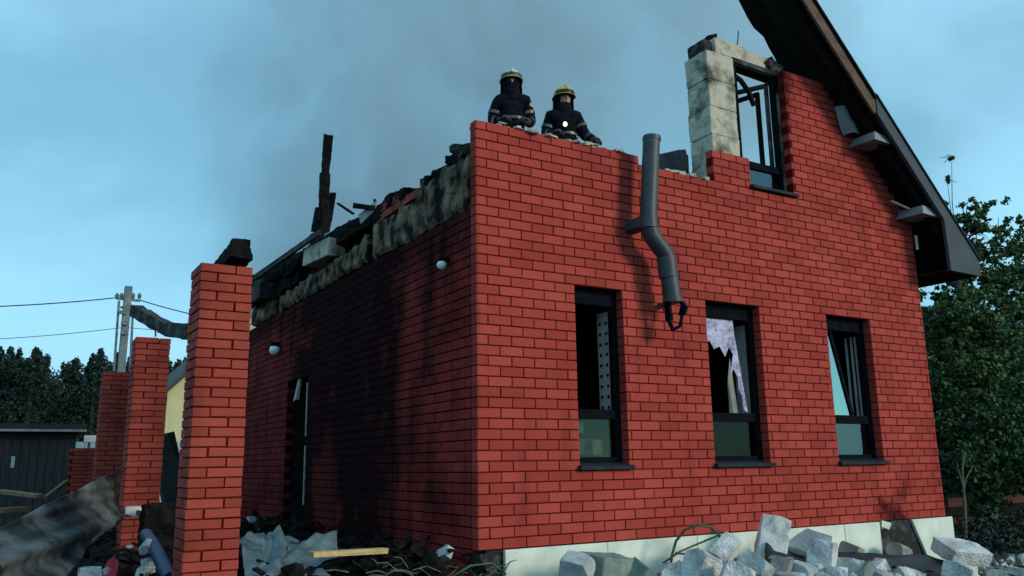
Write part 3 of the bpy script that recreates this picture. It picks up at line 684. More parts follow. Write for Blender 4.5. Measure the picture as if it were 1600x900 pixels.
addpipe([C_.lerp(D_, .2), D_+Vector((0, 0, -.1))], .106, 'collar'); addpipe([D_, E_], .096, 'pipe_section'); addpipe([E_+Vector((0, 0, .04)), E_+Vector((0, 0, -.02))], .107, 'collar')
addpipe([T_+Vector((0, 0, -.05)), T_], .103, 'collar')
# clamp and torn bracket
off = Vector((2.3, -.16, 2.4))
br = MB(); q = A_-off; br.box(q+Vector((-.06, .13, -.03)), (.12, .22, .12), (0, .2, .1)); br.build('clamp', 'pipe', pipe)
br = MB()
e0 = E_-off; pth = [e0+Vector((.11, -.02, 0)), e0+Vector((.12, -.05, -.06)), e0+Vector((.07, -.06, -.16)), e0+Vector((.05, -.04, -.28)), e0+Vector((-.02, 0, -.32)), e0+Vector((-.05, .02, -.22)), e0+Vector((-.055, .02, -.02))]
for i in range(len(pth)-1): br.bar(pth[i], pth[i+1], .085, .03)
br.build('torn_bracket', 'frame', pipe)
br = MB(); br.bar(e0+Vector((.0, .08, -.02)), e0+Vector((.02, .24, -.02)), .05, .05); br.build('wall_bracket', 'pipe', pipe)

# ------------------------------------------------------------------ wall lamps on the side wall
def lamp(px, py, r, lab):
    c = at(px, py, 0, -.09); root = empty('wall_lamp', c); tag(root, lab, 'lamp', 'round white lamps on the side wall')
    mb = MB(); n = 14; prof = [(0, -1), (.5, -.87), (.87, -.5), (1, 0), (.9, .45), (.7, .7)]
    vs = []; fs = []
    for pr, pz in prof:
        for k in range(n): vs.append((pr*r*math.cos(2*math.pi*k/n), pr*r*math.sin(2*math.pi*k/n), pz*r))
    for i in range(len(prof)-1):
        for k in range(n): fs.append((i*n+k, i*n+(k+1) % n, (i+1)*n+(k+1) % n, (i+1)*n+k))
    mb.add(vs, fs); mb.build('globe', 'lamp_white', root, smooth=True)
    MB().tube([(0, 0, r*.7), (0, 0, r*1.5)], r*.75, 14).build('cap', 'frame', root)
    MB().bar((0, 0, r*1.25), (.10, 0, r*1.25), .04, .04).build('bracket', 'frame', root)
lamp(690, 414, .05, 'small round white lamp high on the side wall by the corner')
lamp(429, 547, .085, 'white lamp on the side wall beside the near pillar, above the doorway')
# burnt door frame (part of the house)
df = empty('doorway', (0, 0, 0), parent=house)
MB().b2(-.012, .005, 5.16, 5.19, .25, 1.08).build('door_jamb', 'panel_grey', df); MB().b2(-.012, .005, 5.165, 5.19, 1.22, 2.0).build('door_jamb', 'panel_grey', df)
MB().box((.03, 5.72, 1.98), (.04, .14, .42), (0, .1, 0), jit=.02).build('frame_scrap', 'panel_grey', df)
MB().b2(.02, .1, 5.16, 6.24, 2.1, 2.16).build('door_head', 'charred', df)
MB().tube([(-.06, 8.95, -.2), (-.06, 8.95, 2.3)], .035, 10).build('downpipe', 'white_strip', house, smooth=True)

# ------------------------------------------------------------------ brick pillars
PB = .0725
def pillar(x0, y0, ztop, lab, lean=0.0):
    root = empty('brick_pillar', (x0+.19, y0+.19, GZ)); tag(root, lab, 'pillar', 'brick pillars in a row along the side of the house')
    Wd = .382; core = MB().box((0, 0, (ztop-GZ)/2-.01), (Wd-.02, Wd-.02, ztop-GZ-.02)); core.build('mortar_core', 'mortar', root)
    nc = int(round((ztop-GZ)/PB)); h = PB-.010
    st, hd = .252, .120
    for i in range(nc):
        z = (ztop-GZ)-(i+.5)*PB
        for s_ in range(4):
            # pinwheel: stretcher + header on each face, swapped every course
            ln = st; cx = (-Wd/2+st/2) if i % 2 == 0 else (Wd/2-st/2)
            e = Matrix.Rotation(s_*math.pi/2, 4, 'Z')
            o = link('brick', brick_mesh(ln, h, .119, 'brick_pillar'), None, root)
            o.matrix_local = e @ Matrix.Translation((cx+random.uniform(-.003, .003), -Wd/2+random.uniform(-.005, .003), z+random.uniform(-.0015, .0015))) @ Euler((random.uniform(-.012, .012), random.uniform(-.008, .008), random.uniform(-.015, .015))).to_matrix().to_4x4()
    return root
pillar(-2.645, -.51, 2.30, 'tall brick pillar nearest the camera, charred beam end lying on its top')
pillar(-2.545, 3.72, 2.32, 'second brick pillar, between the nearest pillar and the far one')
pillar(-2.515, 7.55, 2.30, 'farthest of the three brick pillars, in front of the utility pole')
# charred beam on top of the near pillar
b0 = at(352, 414, 1, -.12); b1 = at(378, 386, 1, -.58)
o = MB().bar(b0+Vector((.0, .25, -.03)), b1, .15, .15, jit=.02).build('charred_beam', 'charred'); rough(o, .03, .06, 4); tag(o, 'blackened beam end resting on the nearest brick pillar', 'beam')
# broken beam hanging between pillars
hb = MB(); q = [at(212, 486, 1, 3.85), at(248, 507, 1, 2.9), at(268, 516, 1, 2.3), at(300, 518, 1, 1.2)]
for a, b in zip(q[:-1], q[1:]): hb.bar(a, b, .12, .14, jit=.012)
o = rough(hb.build('broken_beam', 'charred_ash'), .04, .07, 3); tag(o, 'sagging grey burnt beam between the near and second pillars', 'beam')
MB_ = MB().tube([at(243, 507, 1, 3.8), at(243, 526, 1, 3.8)], .012, 6); o = MB_.build('steel_pin', 'pole_metal'); tag(o, 'thin steel pin standing on the second pillar', 'pin')
# cluttered joinery at the top of the near pillar's right side is the house eave itself
# low brick stub behind the pillars
stub = empty('brick_stub', (-2.5, 11.5, GZ)); tag(stub, 'low broken brick stub left of the farthest pillar', 'wall')
for i in range(27):
    for j in range(2):
        o = link('brick', brick_mesh(.25, h_ if False else .062, .119, 'brick_pillar'), None, stub); o.location = (.0+.26*j+(.06 if i % 2 else 0), 0, .036+i*.0725)
MB().b2(-.1, .42, .01, .3, 0, 27*.0725).build('mortar_core', 'mortar', stub)

# ------------------------------------------------------------------ firefighters
def skin_obj(name, verts, edges, radii, mt, parent, sub=2, root=0):
    me = bpy.data.meshes.new(name); me.from_pydata(verts, edges, []); o = link(name, me, mt, parent)
    sk = o.modifiers.new('skin', 'SKIN'); sk.use_smooth_shade = True
    for i, r in enumerate(radii):
        sv = me.skin_vertices[0].data[i]; sv.radius = r if isinstance(r, tuple) else (r, r); sv.use_root = (i == root)
    ss = o.modifiers.new('sub', 'SUBSURF'); ss.levels = sub; ss.render_levels = sub
    return o
def ellip(mb, c, r, n=16, m_=12, a0=-math.pi/2, a1=math.pi/2, keep=None):
    vs = []; fs = []
    for i in range(m_+1):
        a = a0+(a1-a0)*i/m_
        for k in range(n):
            an = 2*math.pi*k/n; vs.append((c[0]+r[0]*math.cos(a)*math.cos(an), c[1]+r[1]*math.cos(a)*math.sin(an), c[2]+r[2]*math.sin(a)))
    for i in range(m_):
        for k in range(n):
            f = (i*n+k, i*n+(k+1) % n, (i+1)*n+(k+1) % n, (i+1)*n+k)
            cc = sum((Vector(vs[j]) for j in f), Vector())/4
            if keep is None or keep(cc): fs.append(f)
    return mb.add(vs, fs)
def arm_pts(sh, el, wr, hd): return [sh, el, wr, hd]
def person(loc, rz, lab, arms, helmet, hood_open, lamp=False, head_turn=0.0):
    root = empty('person', loc, rz); tag(root, lab, 'person', 'firefighters standing on the burnt upper floor')
    V = [(0, 0, .98), (0, 0, 1.13), (0, 0, 1.32), (0, 0, 1.44), (0, -.01, 1.53), (0, -.02, 1.60), (0, -.025, 1.67), (0, -.02, 1.75)]
    Rr = [(.13, .10), (.12, .095), (.125, .10), (.10, .08), (.058, .060), (.068, .08), (.078, .096), (.066, .082)]
    Ed = [(i, i+1) for i in range(7)]
    hands = []
    for s_, a in zip((-1, 1), arms):
        b0 = len(V); V += [(s_*.15, 0, 1.44)]+[(s_*q[0], q[1], q[2]) for q in a]; Rr += [.055, .045, .034, .030]; Ed += [(3, b0), (b0, b0+1), (b0+1, b0+2), (b0+2, b0+3)]
        hands.append((s_, V[b0+2], V[b0+3]))
    for s_ in (-1, 1):
        b0 = len(V); V += [(s_*.095, 0, .90), (s_*.105, -.02, .50), (s_*.105, .01, .09), (s_*.11, -.15, .045)]; Rr += [.10, .07, .05, .045]; Ed += [(0, b0), (b0, b0+1), (b0+1, b0+2), (b0+2, b0+3)]
    skin_obj('body', V, Ed, Rr, 'skin', root, 1)
    # turnout coat: torso, collar and sleeves
    V2 = [(0, 0, .78), (0, 0, .98), (0, .0, 1.15), (0, .0, 1.33), (0, 0, 1.45), (0, 0, 1.55)]; R2 = [(.185, .15), (.175, .145), (.17, .14), (.18, .145), (.14, .11), (.092, .098)]
    E2 = [(i, i+1) for i in range(5)]
    for s_, a in zip((-1, 1), arms):
        b0 = len(V2); pts = [(s_*q[0], q[1], q[2]) for q in a]
        V2 += [(s_*.165, 0, 1.43), tuple(Vector((s_*.165, 0, 1.43)).lerp(Vector(pts[0]), .5)), pts[0], tuple(Vector(pts[0]).lerp(Vector(pts[1]), .5)), pts[1]]; R2 += [.095, .085, .078, .070, .062]
        E2 += [(4, b0)]+[(b0+i, b0+i+1) for i in range(4)]
    skin_obj('turnout_coat', V2, E2, R2, 'navy', root, 2)
    V3 = [(0, 0, 1.0)]; R3 = [(.17, .14)]; E3 = []
    for s_ in (-1, 1):
        b0 = len(V3); V3 += [(s_*.10, 0, .88), (s_*.11, -.02, .5), (s_*.11, 0, .12)]; R3 += [.12, .095, .085]; E3 += [(0, b0), (b0, b0+1), (b0+1, b0+2)]
    skin_obj('turnout_trousers', V3, E3, R3, 'navy', root, 2)
    for s_ in (-1, 1):
        skin_obj('boot', [(s_*.11, .03, .28), (s_*.11, .03, .08), (s_*.115, -.07, .06), (s_*.12, -.17, .05)], [(0, 1), (1, 2), (2, 3)], [.075, .065, .06, .055], 'mask_dark', root, 1)
    # hood with a face slit
    hb = MB(); zc = 1.655
    ellip(hb, (0, -.015, zc), (.108, .125, .155), 28, 22, keep=lambda c: not (c.y < -.07 and abs(c.x) < hood_open[2] and hood_open[0] < c.z < hood_open[1]))
    o = hb.build('hood', 'navy', root, smooth=True); md = o.modifiers.new('th', 'SOLIDIFY'); md.thickness = .008; o.rotation_euler = (0, 0, head_turn)
    MB().tube([(0, 0, 1.44), (0, -.005, 1.52), (0, -.01, 1.60)], [.125, .112, .105], 20, False).build('collar', 'navy', root, smooth=True)
    # face: nose, eyes
    fc = MB(); ellip(fc, (0, -.025, 1.655), (.082, .106, .125), 18, 14); ellip(fc, (0, -.135, 1.645), (.015, .022, .026), 8, 6); ellip(fc, (0, -.118, 1.60), (.026, .014, .009), 8, 6)
    o = fc.build('face', 'skin', root, smooth=True); o.rotation_euler = (0, 0, head_turn)
    ey = MB()
    for s_ in (-1, 1): ellip(ey, (s_*.034, -.122, 1.672), (.014, .008, .008), 8, 6)
    o = ey.build('eyes', 'visor', root); o.rotation_euler = (0, 0, head_turn)
    # helmet: shell, brim, comb, goggle band, neck flap
    hl = MB(); ellip(hl, (0, -.015, 1.70), (.135, .160, .135), 28, 9, a0=R(-2))
    o = hl.build('helmet', helmet, root, smooth=True); md = o.modifiers.new('th', 'SOLIDIFY'); md.thickness = .008; o.rotation_euler = (0, 0, head_turn)
    bm_ = MB(); n = 28
    vs = [];
    for k in range(n):
        an = 2*math.pi*k/n; cx, sy_ = math.cos(an), math.sin(an); fr_ = 1.17 if sy_ < -.3 else 1.08
        vs += [(.135*cx, -.015+.160*sy_, 1.705), (.135*cx*fr_, -.015+.160*sy_*fr_, 1.685)]
    bm_.add(vs, [(2*k, 2*k+1, 2*((k+1) % n)+1, 2*((k+1) % n)) for k in range(n)])
    b_ = bm_.build('brim', helmet, o, smooth=True); md = b_.modifiers.new('th', 'SOLIDIFY'); md.thickness = .007
    cm = MB().tube([(0, -.16, 1.745), (0, -.12, 1.81), (0, -.02, 1.842), (0, .09, 1.81), (0, .13, 1.75)], .016, 8); cm.build('comb', helmet, o, smooth=True)
    bd = MB()
    vs = []
    for k in range(13):
        an = R(200+140*k/12); vs += [(.139*math.cos(an), -.015+.164*math.sin(an), 1.70), (.142*math.cos(an), -.015+.167*math.sin(an), 1.745)]
    bd.add(vs, [(2*k, 2*k+1, 2*k+3, 2*k+2) for k in range(12)]); v_ = bd.build('goggle_band', 'visor' if lamp else 'reflective', o, smooth=True); md = v_.modifiers.new('th', 'SOLIDIFY'); md.thickness = .012
    nf = MB(); vs = []
    for k in range(17):
        an = R(-20+220*k/16); vs += [(.128*math.cos(an), -.01+.150*math.sin(an), 1.71), (.135*math.cos(an), .0+.155*math.sin(an), 1.54)]
    nf.add(vs, [(2*k, 2*k+1, 2*k+3, 2*k+2) for k in range(16)]); v_ = nf.build('neck_flap', 'navy', root, smooth=True); md = v_.modifiers.new('th', 'SOLIDIFY'); md.thickness = .01
    # reflective bands: chest, sleeves
    cb_ = MB(); n = 28; vs = []
    for k in range(n):
        an = 2*math.pi*k/n; vs += [(.180*math.cos(an), .150*math.sin(an), 1.16), (.180*math.cos(an), .150*math.sin(an), 1.195)]
    cb_.add(vs, [(2*k, 2*k+1, 2*((k+1) % n)+1, 2*((k+1) % n)) for k in range(n)]); cb_.build('reflective_band', 'reflective', root, smooth=True)
    for s_, a in zip((-1, 1), arms):
        e_ = Vector((s_*a[0][0], a[0][1], a[0][2])); w_ = Vector((s_*a[1][0], a[1][1], a[1][2])); shd = Vector((s_*.165, 0, 1.43))
        q0, q1 = e_.lerp(w_, .55), e_.lerp(w_, .75); MB().tube([q0, q1], [.073, .070], 16, False).build('reflective_band', 'reflective', root, smooth=True)
        q0, q1 = shd.lerp(e_, .50), shd.lerp(e_, .64); MB().tube([q0, q1], [.086, .084], 16, False).build('reflective_band', 'reflective', root, smooth=True)
        # gloved hand: palm, four curled fingers, thumb
        hd = Vector((s_*a[2][0], a[2][1], a[2][2])); d = (hd-w_).normalized(); side = d.cross(Vector((0, 0, 1))).normalized(); dn = side.cross(d)
        gv = MB(); gv.tube([w_-d*.03, w_+d*.02, w_+d*.07, w_+d*.10], [.045, .042, .046, .036], 10)
        for fi in range(4):
            b0 = w_+d*.085+side*(fi-1.5)*.021; ln_ = (.062, .075, .07, .055)[fi]
            gv.tube([b0, b0+d*ln_*.5-dn*.006, b0+d*ln_*.75-dn*.026, b0+d*ln_*.6-dn*.05], [.0115, .011, .010, .008], 7)
        tb = w_+d*.035+side*s_*-.04; gv.tube([tb, tb+d*.03+side*s_*-.022, tb+d*.06+side*s_*-.018-dn*.015], [.014, .012, .009], 7)
        gv.build('glove', 'glove', root, smooth=True)
    root.scale = (.93, .93, .93)
    if lamp:
        bx_ = MB().box((-.02, -.185, 1.245), (.07, .05, .10)); lo = bx_.build('chest_lamp', 'frame', root); bevel(lo, .008, 2)
        ln_ = MB(); ellip(ln_, (-.02, -.208, 1.255), (.026, .02, .032), 14, 8); ln_.build('lamp_lens', 'lamp_glow', lo, smooth=True)
    else:
        MB().box((.235, -.075, 1.36), (.055, .02, .05), (0, .3, .5)).build('shoulder_badge', 'reflective', root)
    return root
FZ = 3.482
for i in range(5): MB().box((.5+.42*i, .72, 3.412), (.40, .9, .13), (0, 0, random.uniform(-.03, .03)), jit=.01).build('fallen_board', 'charred', house)
p1 = at(799, 150, 1, .58); p2 = at(880, 165, 1, .58)
person((p1.x, p1.y, FZ-.02), R(-27), 'firefighter in dark coat, face hidden behind hood, pale lime helmet', [[(.235, .02, 1.17), (.15, -.20, 1.10), (.06, -.28, 1.11)], [(.235, .02, 1.17), (.17, -.20, 1.09), (.08, -.28, 1.09)]], 'helmet_lime', (1.645, 1.71, .075))
person((p2.x, p2.y, FZ-.06), R(-25), 'firefighter in amber helmet with lit lamp on the chest', [[(.235, .0, 1.18), (.17, -.22, 1.12), (.09, -.30, 1.12)], [(.25, -.04, 1.19), (.33, -.20, 1.05), (.37, -.28, 1.02)]], 'helmet_amber', (1.55, 1.70, .082), True, R(12))

# ------------------------------------------------------------------ foliage
def leaves(mb_v, mb_f, mb_r, c, r, n, size, flat=1.0, shell=.35):
    c = np.array(c); u = rng.normal(size=(n, 3)); u /= np.linalg.norm(u, axis=1)[:, None]
    rad = rng.uniform(shell, 1.0, n)**.6
    P = c+u*rad[:, None]*np.array(r)
    a = rng.normal(size=(n, 3)); a /= np.linalg.norm(a, axis=1)[:, None]
    b = np.cross(a, rng.normal(size=(n, 3))); b /= np.linalg.norm(b, axis=1)[:, None]
    s = size*rng.uniform(.6, 1.3, n)[:, None]
    o = len(mb_v)
    q = np.stack([P-a*s*.5, P+b*s*.32, P+a*s*.5, P-b*s*.32], 1).reshape(-1, 3)
    mb_v.extend(map(tuple, q)); mb_f.extend([(o+4*i, o+4*i+1, o+4*i+2, o+4*i+3) for i in range(n)]); mb_r.extend(rng.uniform(.02, 1, n).tolist())
def leaf_obj(name, v, f, r, mt, parent=None):
    me = bpy.data.meshes.new(name); me.from_pydata(v, [], f)
    at_ = me.attributes.new('rnd', 'FLOAT', 'FACE'); at_.data.foreach_set('value', r); me.update()
    return link(name, me, mt, parent)
def tree(base, blobs, lab, size=.11, dens=1.0, mt='leaf', trunk_r=.13, group='trees beside the right end of the house'):
    root = empty('leafy_tree', base); tag(root, lab, 'tree', group)
    bv = Vector(base); v, f, r_ = [], [], []
    tk = MB(); cs = [Vector(b[0])-bv for b in blobs]; mid = sum(cs, Vector())/len(cs)
    top = Vector((mid.x, mid.y, max(c.z for c in cs)*.72))
    pts = [Vector((0, 0, 0)), Vector((.1, 0, 1.0)), Vector((mid.x*.4, mid.y*.4, mid.z*.6)), Vector((mid.x*.8, mid.y*.8, mid.z)), top]
    tk.tube(pts, [trunk_r, trunk_r*.85, trunk_r*.65, trunk_r*.4, trunk_r*.15], 10)
    for c, (bc, br_, bn) in zip(cs, blobs):
        j = min(range(1, 4), key=lambda q: (pts[q]-c).length+max(0, pts[q].z-c.z)*2)
        st = pts[j]; md_ = st.lerp(c, .55)+Vector((random.uniform(-.1, .1), random.uniform(-.1, .1), .15))
        kf = .3 if bn < 200 else 1.0
        tk.tube([st, md_, c, c+(c-st)*.05], [trunk_r*.38*kf, trunk_r*.24*kf, trunk_r*.12*kf, .006], 7)
        for _ in range(5):
            e = c+Vector((random.gauss(0, .5)*br_[0], random.gauss(0, .5)*br_[1], random.gauss(.2, .5)*br_[2])); tk.tube([c, c.lerp(e, .5)+Vector((0, 0, .05)), e], [trunk_r*.1, trunk_r*.07, .005], 5)
        # leaves in tufts so that the crown is uneven
        left = int(bn*dens*(1.6 if bn > 1600 else 1.0))
        while left > 0:
            u = Vector((random.gauss(0, 1), random.gauss(0, 1), random.gauss(0, 1))).normalized()*random.uniform(.1, 1.08)
            tc_ = c+Vector((u.x*br_[0], u.y*br_[1], u.z*br_[2])); tr_ = random.uniform(.06, .30)*max(br_)
            k_ = int(random.uniform(12, 70)); left -= k_
            d_ = Vector((random.gauss(0, 1), random.gauss(0, 1), random.gauss(.2, .5))).normalized()
            for _ in range(3):
                leaves(v, f, r_, tc_+d_*tr_*random.uniform(-1.2, 1.2), (tr_*random.uniform(.5, 1), tr_*random.uniform(.5, 1), tr_*random.uniform(.3, .8)), max(3, k_//3), size, shell=0.0)
    tk.build('trunk', 'bark', root, smooth=True)
    leaf_obj('crown', v, f, r_, mt, root)
    return root
def B(px, py, Y, rp, n):
    c = at(px, py, 1, Y); dist = (c-Vector(CAM)).length; rm = rp*dist/FPX; return (c, (rm, rm*1.1, rm*.95), n)
Yt = 3.2
bA = [B(1510, 340, Yt, 26, 500), B(1535, 395, Yt, 42, 1500), B(1500, 430, Yt+.5, 36, 1300), B(1560, 440, Yt, 46, 2000), B(1495, 500, Yt, 50, 2600), B(1470, 560, Yt+1, 46, 2600), B(1540, 520, Yt, 60, 3500), B(1510, 590, Yt, 60, 3600), B(1480, 640, Yt+1, 48, 2400), B(1480, 285, Yt+.3, 11, 60), B(1487, 250, Yt+.3, 9, 50), B(1474, 315, Yt+.3, 12, 80), B(1525, 330, Yt, 30, 500), B(1560, 372, Yt, 34, 800), B(1525, 360, Yt, 34, 900), B(1480, 470, Yt+.8, 40, 1500)]
cA = at(1500, 760, 1, Yt); tree((cA.x, Yt, GZ), bA, 'leafy tree rising just behind the right eave of the house', .10)
Yb = 4.6
bB = [B(1595, 350, Yb, 22, 300), B(1590, 400, Yb, 34, 1100), B(1625, 430, Yb, 55, 2200), B(1590, 490, Yb, 44, 2000), B(1640, 520, Yb, 70, 3000), B(1590, 580, Yb, 60, 3400), B(1640, 630, Yb, 70, 3000), B(1700, 480, Yb, 80, 3000), B(1690, 600, Yb, 80, 3000)]
cB = at(1620, 760, 1, Yb); tree((cB.x, Yb, GZ), bB, 'leafy tree at the right edge of the picture', .11)
bC = [B(1470, 680, 2.6, 40, 1800), B(1520, 660, 3.0, 60, 3200), B(1580, 680, 3.4, 60, 3200), B(1640, 690, 3.4, 60, 2600), B(1560, 740, 3.2, 40, 1700), B(1505, 735, 2.2, 36, 1700), B(1600, 745, 2.4, 40, 1700), B(1540, 775, 2.0, 34, 1300), B(1480, 760, 2.4, 26, 900), B(1450, 620, 3.2, 40, 1800), B(1530, 600, 4.4, 70, 3200), B(1600, 620, 4.8, 80, 3200)]
cC = at(1520, 780, 1, 3.0); tree((cC.x, 3.0, GZ), bC, 'dense low shrubby tree beside the right wall of the house', .10, mt='leaf_bush', trunk_r=.08)
# thin bare sapling trunks in front of the garden wall
for (px, lab) in ((1507, 'thin pale sapling stem right of the house corner'),):
    b0 = at(px, 850, 1, .9); tp = at(px-4, 735, 1, .9)
    sp_ = MB().tube([b0+Vector((0, 0, -.2)), b0.lerp(tp, .5)+Vector((.04, 0, 0)), tp, tp+Vector((.15, 0, .3))], [.03, .026, .02, .008], 7); sp_.tube([b0.lerp(tp, .7), b0.lerp(tp, .85)+Vector((.12, 0, .05)), tp+Vector((.3, 0, .05))], [.016, .012, .005], 6); sp_.tube([b0.lerp(tp, .8), tp+Vector((-.12, 0, .12))], [.016, .006], 6)
    o = sp_.build('sapling_stem', 'twig'); tag(o, lab, 'sapling')
v, f, r_ = [], [], []
for i in range(170):
    x = random.uniform(8.2, 15); y = random.uniform(.6, 2.8); h_ = random.uniform(.15, .6)
    leaves(v, f, r_, (x, y, GZ+h_*.5), (random.uniform(.2, .5), random.uniform(.2, .4), h_*.55), 90, .07, shell=0.0)
o = leaf_obj('weeds', v, f, r_, 'leaf_forest'); tag(o, 'dark weeds growing right of the house', 'weeds', kind='stuff')
# garden brick wall behind the shrubs
gw = empty('garden_wall', (9.5, 3.0, GZ)); tag(gw, 'dim reddish brick garden wall behind the sapling', 'wall')
MB().b2(-.5, 14, .02, .2, 0, .95).build('mortar_core', 'charred', gw)
for i in range(5):
    for j in range(22):
        if random.random() < .5: continue
        o = link('brick', brick_mesh(.52, .17, .03, 'brick_garden'), None, gw); o.location = (j*.55-.2+(.27 if i % 2 else 0), 0, .1+i*.19)
# neighbour's dark roof on the right
nb = empty('neighbour_house', (30, 9, GZ)); tag(nb, 'dark roofed house behind the trees at the right edge', 'house')
MB().b2(-2.0, 8, 0, 8, 0, 4.6).build('wall', 'dark_roof', nb)
rf = MB().prism([(-.6, 4.5), (8.6, 4.5), (4, 7.6)], 0, -2.6, 8.6).build('roof', 'dark_roof', nb)
MB().b2(1, 2.2, -.04, -.002, 1.4, 2.8).build('window', 'frame', nb)

# far wood and bushes on the left
v, f, r_ = [], [], []; tk = MB()
for i in range(150):
    x = random.uniform(-45, 60) if i % 3 == 0 else random.uniform(-10, 22); y = random.uniform(58, 80)
    if i % 6 == 0: x = random.uniform(45, 130); y = random.uniform(10, 80)
    hgt = random.uniform(8.4, 9.7)*(1 if y < 70 else 1.12)
    wd = random.uniform(2.4, 3.8)
    near_view = -12 < x < 26
    tk.tube([(x, y, GZ), (x, y, hgt*.7)], [.22, .1], 6)
    con = random.random() < .2
    ncl = 16
    for k in range(ncl):
        t_ = (k+.5)/ncl; zc = hgt*(.12+.86*t_)
        rw_ = wd*(1.05-t_)*1.0 if con else wd*math.sin(math.pi*min(1, .15+t_*.83))
        rw_ = max(rw_, .25)
        for _ in range(2):
            leaves(v, f, r_, (x+random.uniform(-.5, .5)*rw_, y+random.uniform(-.5, .5)*rw_, zc), (rw_*.75, rw_*.75, .7), 130 if near_view else 14, .24 if near_view else .9)
wood = empty('far_wood', (0, 60, GZ)); 
o = leaf_obj('forest', v, f, r_, 'leaf_forest'); tag(o, 'dark far-off wood along the left skyline', 'forest', kind='stuff')
bpy.data.objects.remove(wood)
o = tk.build('forest_trunks', 'bark'); tag(o, 'tree trunks inside the far-off wood', 'forest', kind='stuff')
v, f, r_ = [], [], []
for i in range(60):
    x = random.uniform(-16, 9); y = random.uniform(34, 46); h_ = random.uniform(1.2, 2.6)
    leaves(v, f, r_, (x, y, GZ+h_*.55), (random.uniform(1, 2), 1.2, h_*.6), 420, .26)
o = leaf_obj('bushes', v, f, r_, 'leaf_bush'); tag(o, 'green bushes in front of the far wood', 'bushes', kind='stuff')

# ------------------------------------------------------------------ left background: shed, yellow house, fence, pole
shed = empty('shed', (-6, 14, GZ)); tag(shed, 'dark low flat roofed shed on the far left', 'shed')
sh0 = at(0, 690, 1, 14); sx1 = at(126, 700, 1, 14).x+6; zr = at(60, 668, 1, 14).z-GZ
MB().b2(-3.0, sx1-.1, .03, 3.4, 0, zr-.1).build('wall', 'shed_roof', shed)
k = 0; x = -3.0
while x < sx1-.12:
    MB().b2(x, min(x+.155, sx1-.1), random.uniform(-.006, .006), .028, 0, zr-.12).build('plank', 'shed_wall', shed); x += .165
MB().b2(-3.3, sx1+.06, -.35, 3.6, zr-.09, zr+.07).build('roof', 'shed_roof', shed)
MB().b2(-3.3, sx1+.065, -.37, -.352, zr-.10, zr-.05).build('roof_trim', 'panel_grey', shed)
q = at(20, 722, 1, 13.98); MB().b2(q.x+6-.035, q.x+6+.035, -.03, -.008, q.z-GZ-.12, q.z-GZ+.12).build('door_handle', 'white_strip', shed)
q = at(140, 686, 1, 15); o = MB().box(q, (.26, .2, .16)).build('white_box', 'lamp_white'); bevel(o); tag(o, 'small white box between the shed and the far pillar', 'box')
o = MB().tube([(q.x, q.y, q.z-.08), (q.x, q.y, GZ)], .03, 8).build('box_post', 'pole_metal'); tag(o, 'post carrying the small white box', 'post')
yh = empty('yellow_house', (2.0, 30, GZ)); tag(yh, 'pale yellow gabled house glimpsed between the pillars', 'house')
e0 = at(264, 612, 1, 30); e1 = at(291, 588, 1, 30); sl = (e1.z-e0.z)/(e1.x-e0.x)
x0_ = e0.x-2.0-.05; xr_ = x0_+4.2; zr_ = e0.z-GZ
MB().prism([(x0_, 0), (x0_+8.4, 0), (x0_+8.4, zr_), (xr_, zr_+sl*4.2), (x0_, zr_)], 1, 0, 8).build('wall', 'yellow_wall', yh)
rfm = MB()
for s_ in (0, 1):
    a = (x0_-.4, zr_-sl*.4) if s_ == 0 else (x0_+8.8, zr_-sl*.4); b = (xr_, zr_+sl*4.2)
    rfm.prism([a, b, (b[0], b[1]+.22), (a[0], a[1]+.22)], 1, -.4, 8.4)
rfm.build('roof', 'dark_roof', yh)
wn = MB().b2(3.4, 4.6, -.03, -.004, 1.6, 3.0).build('window', 'frame', yh); MB().b2(3.5, 4.5, -.036, -.031, 1.7, 2.9).build('pane', 'glass_plain', wn)
fe = empty('pale_fence', (1.0, 26, GZ)); tag(fe, 'pale blue grey sheet fence behind the pillars', 'fence')
ftop = at(270, 690, 1, 26).z-GZ
for i in range(40):
    MB().b2(-6+i*.42, -6+i*.42+.40, random.uniform(-.01, .01), .03, 0, ftop-random.uniform(0, .04)).build('fence_panel', 'fence_pale', fe)
for i in range(7): MB().b2(-6+i*2.5, -5.94+i*2.5, .035, .1, 0, ftop+.1).build('post', 'pole_metal', fe)
# utility pole with struts
Yp = 28.0; pt_ = at(201, 448, 1, Yp); pbm = at(189, 590, 1, Yp)
up_ = empty('utility_pole', (pbm.x, Yp, GZ)); tag(up_, 'concrete utility pole with side struts and insulators', 'utility pole')
o0 = Vector((pbm.x, Yp, GZ)); bs = pbm+(pbm-pt_)*((pbm.z-GZ)/(pt_.z-pbm.z))
bs = Vector((pbm.x-.05, Yp, GZ))
def relb(a, b, wd, ht, nm, mt): MB().bar(Vector(a)-o0, Vector(b)-o0, wd, ht).build(nm, mt, up_)
relb(bs, pt_, .30, .26, 'shaft', 'pole_concrete')
relb(at(178, 580, 1, Yp), at(186, 470, 1, Yp), .10, .08, 'strut', 'pole_metal'); relb(at(203, 580, 1, Yp), at(208, 480, 1, Yp), .09, .08, 'strut', 'pole_metal')
relb(at(182, 466, 1, Yp), at(219, 470, 1, Yp), .09, .09, 'crossarm', 'pole_metal'); relb(at(188, 480, 1, Yp), at(210, 482, 1, Yp), .08, .08, 'crossarm', 'pole_metal')
for px in (183, 190, 208, 218):
    q = at(px, 462, 1, Yp)-o0; MB().tube([q+Vector((0, 0, -.12)), q, q+Vector((0, 0, .1))], [.05, .08, .04], 8).build('insulator', 'pole_metal', up_, smooth=True)
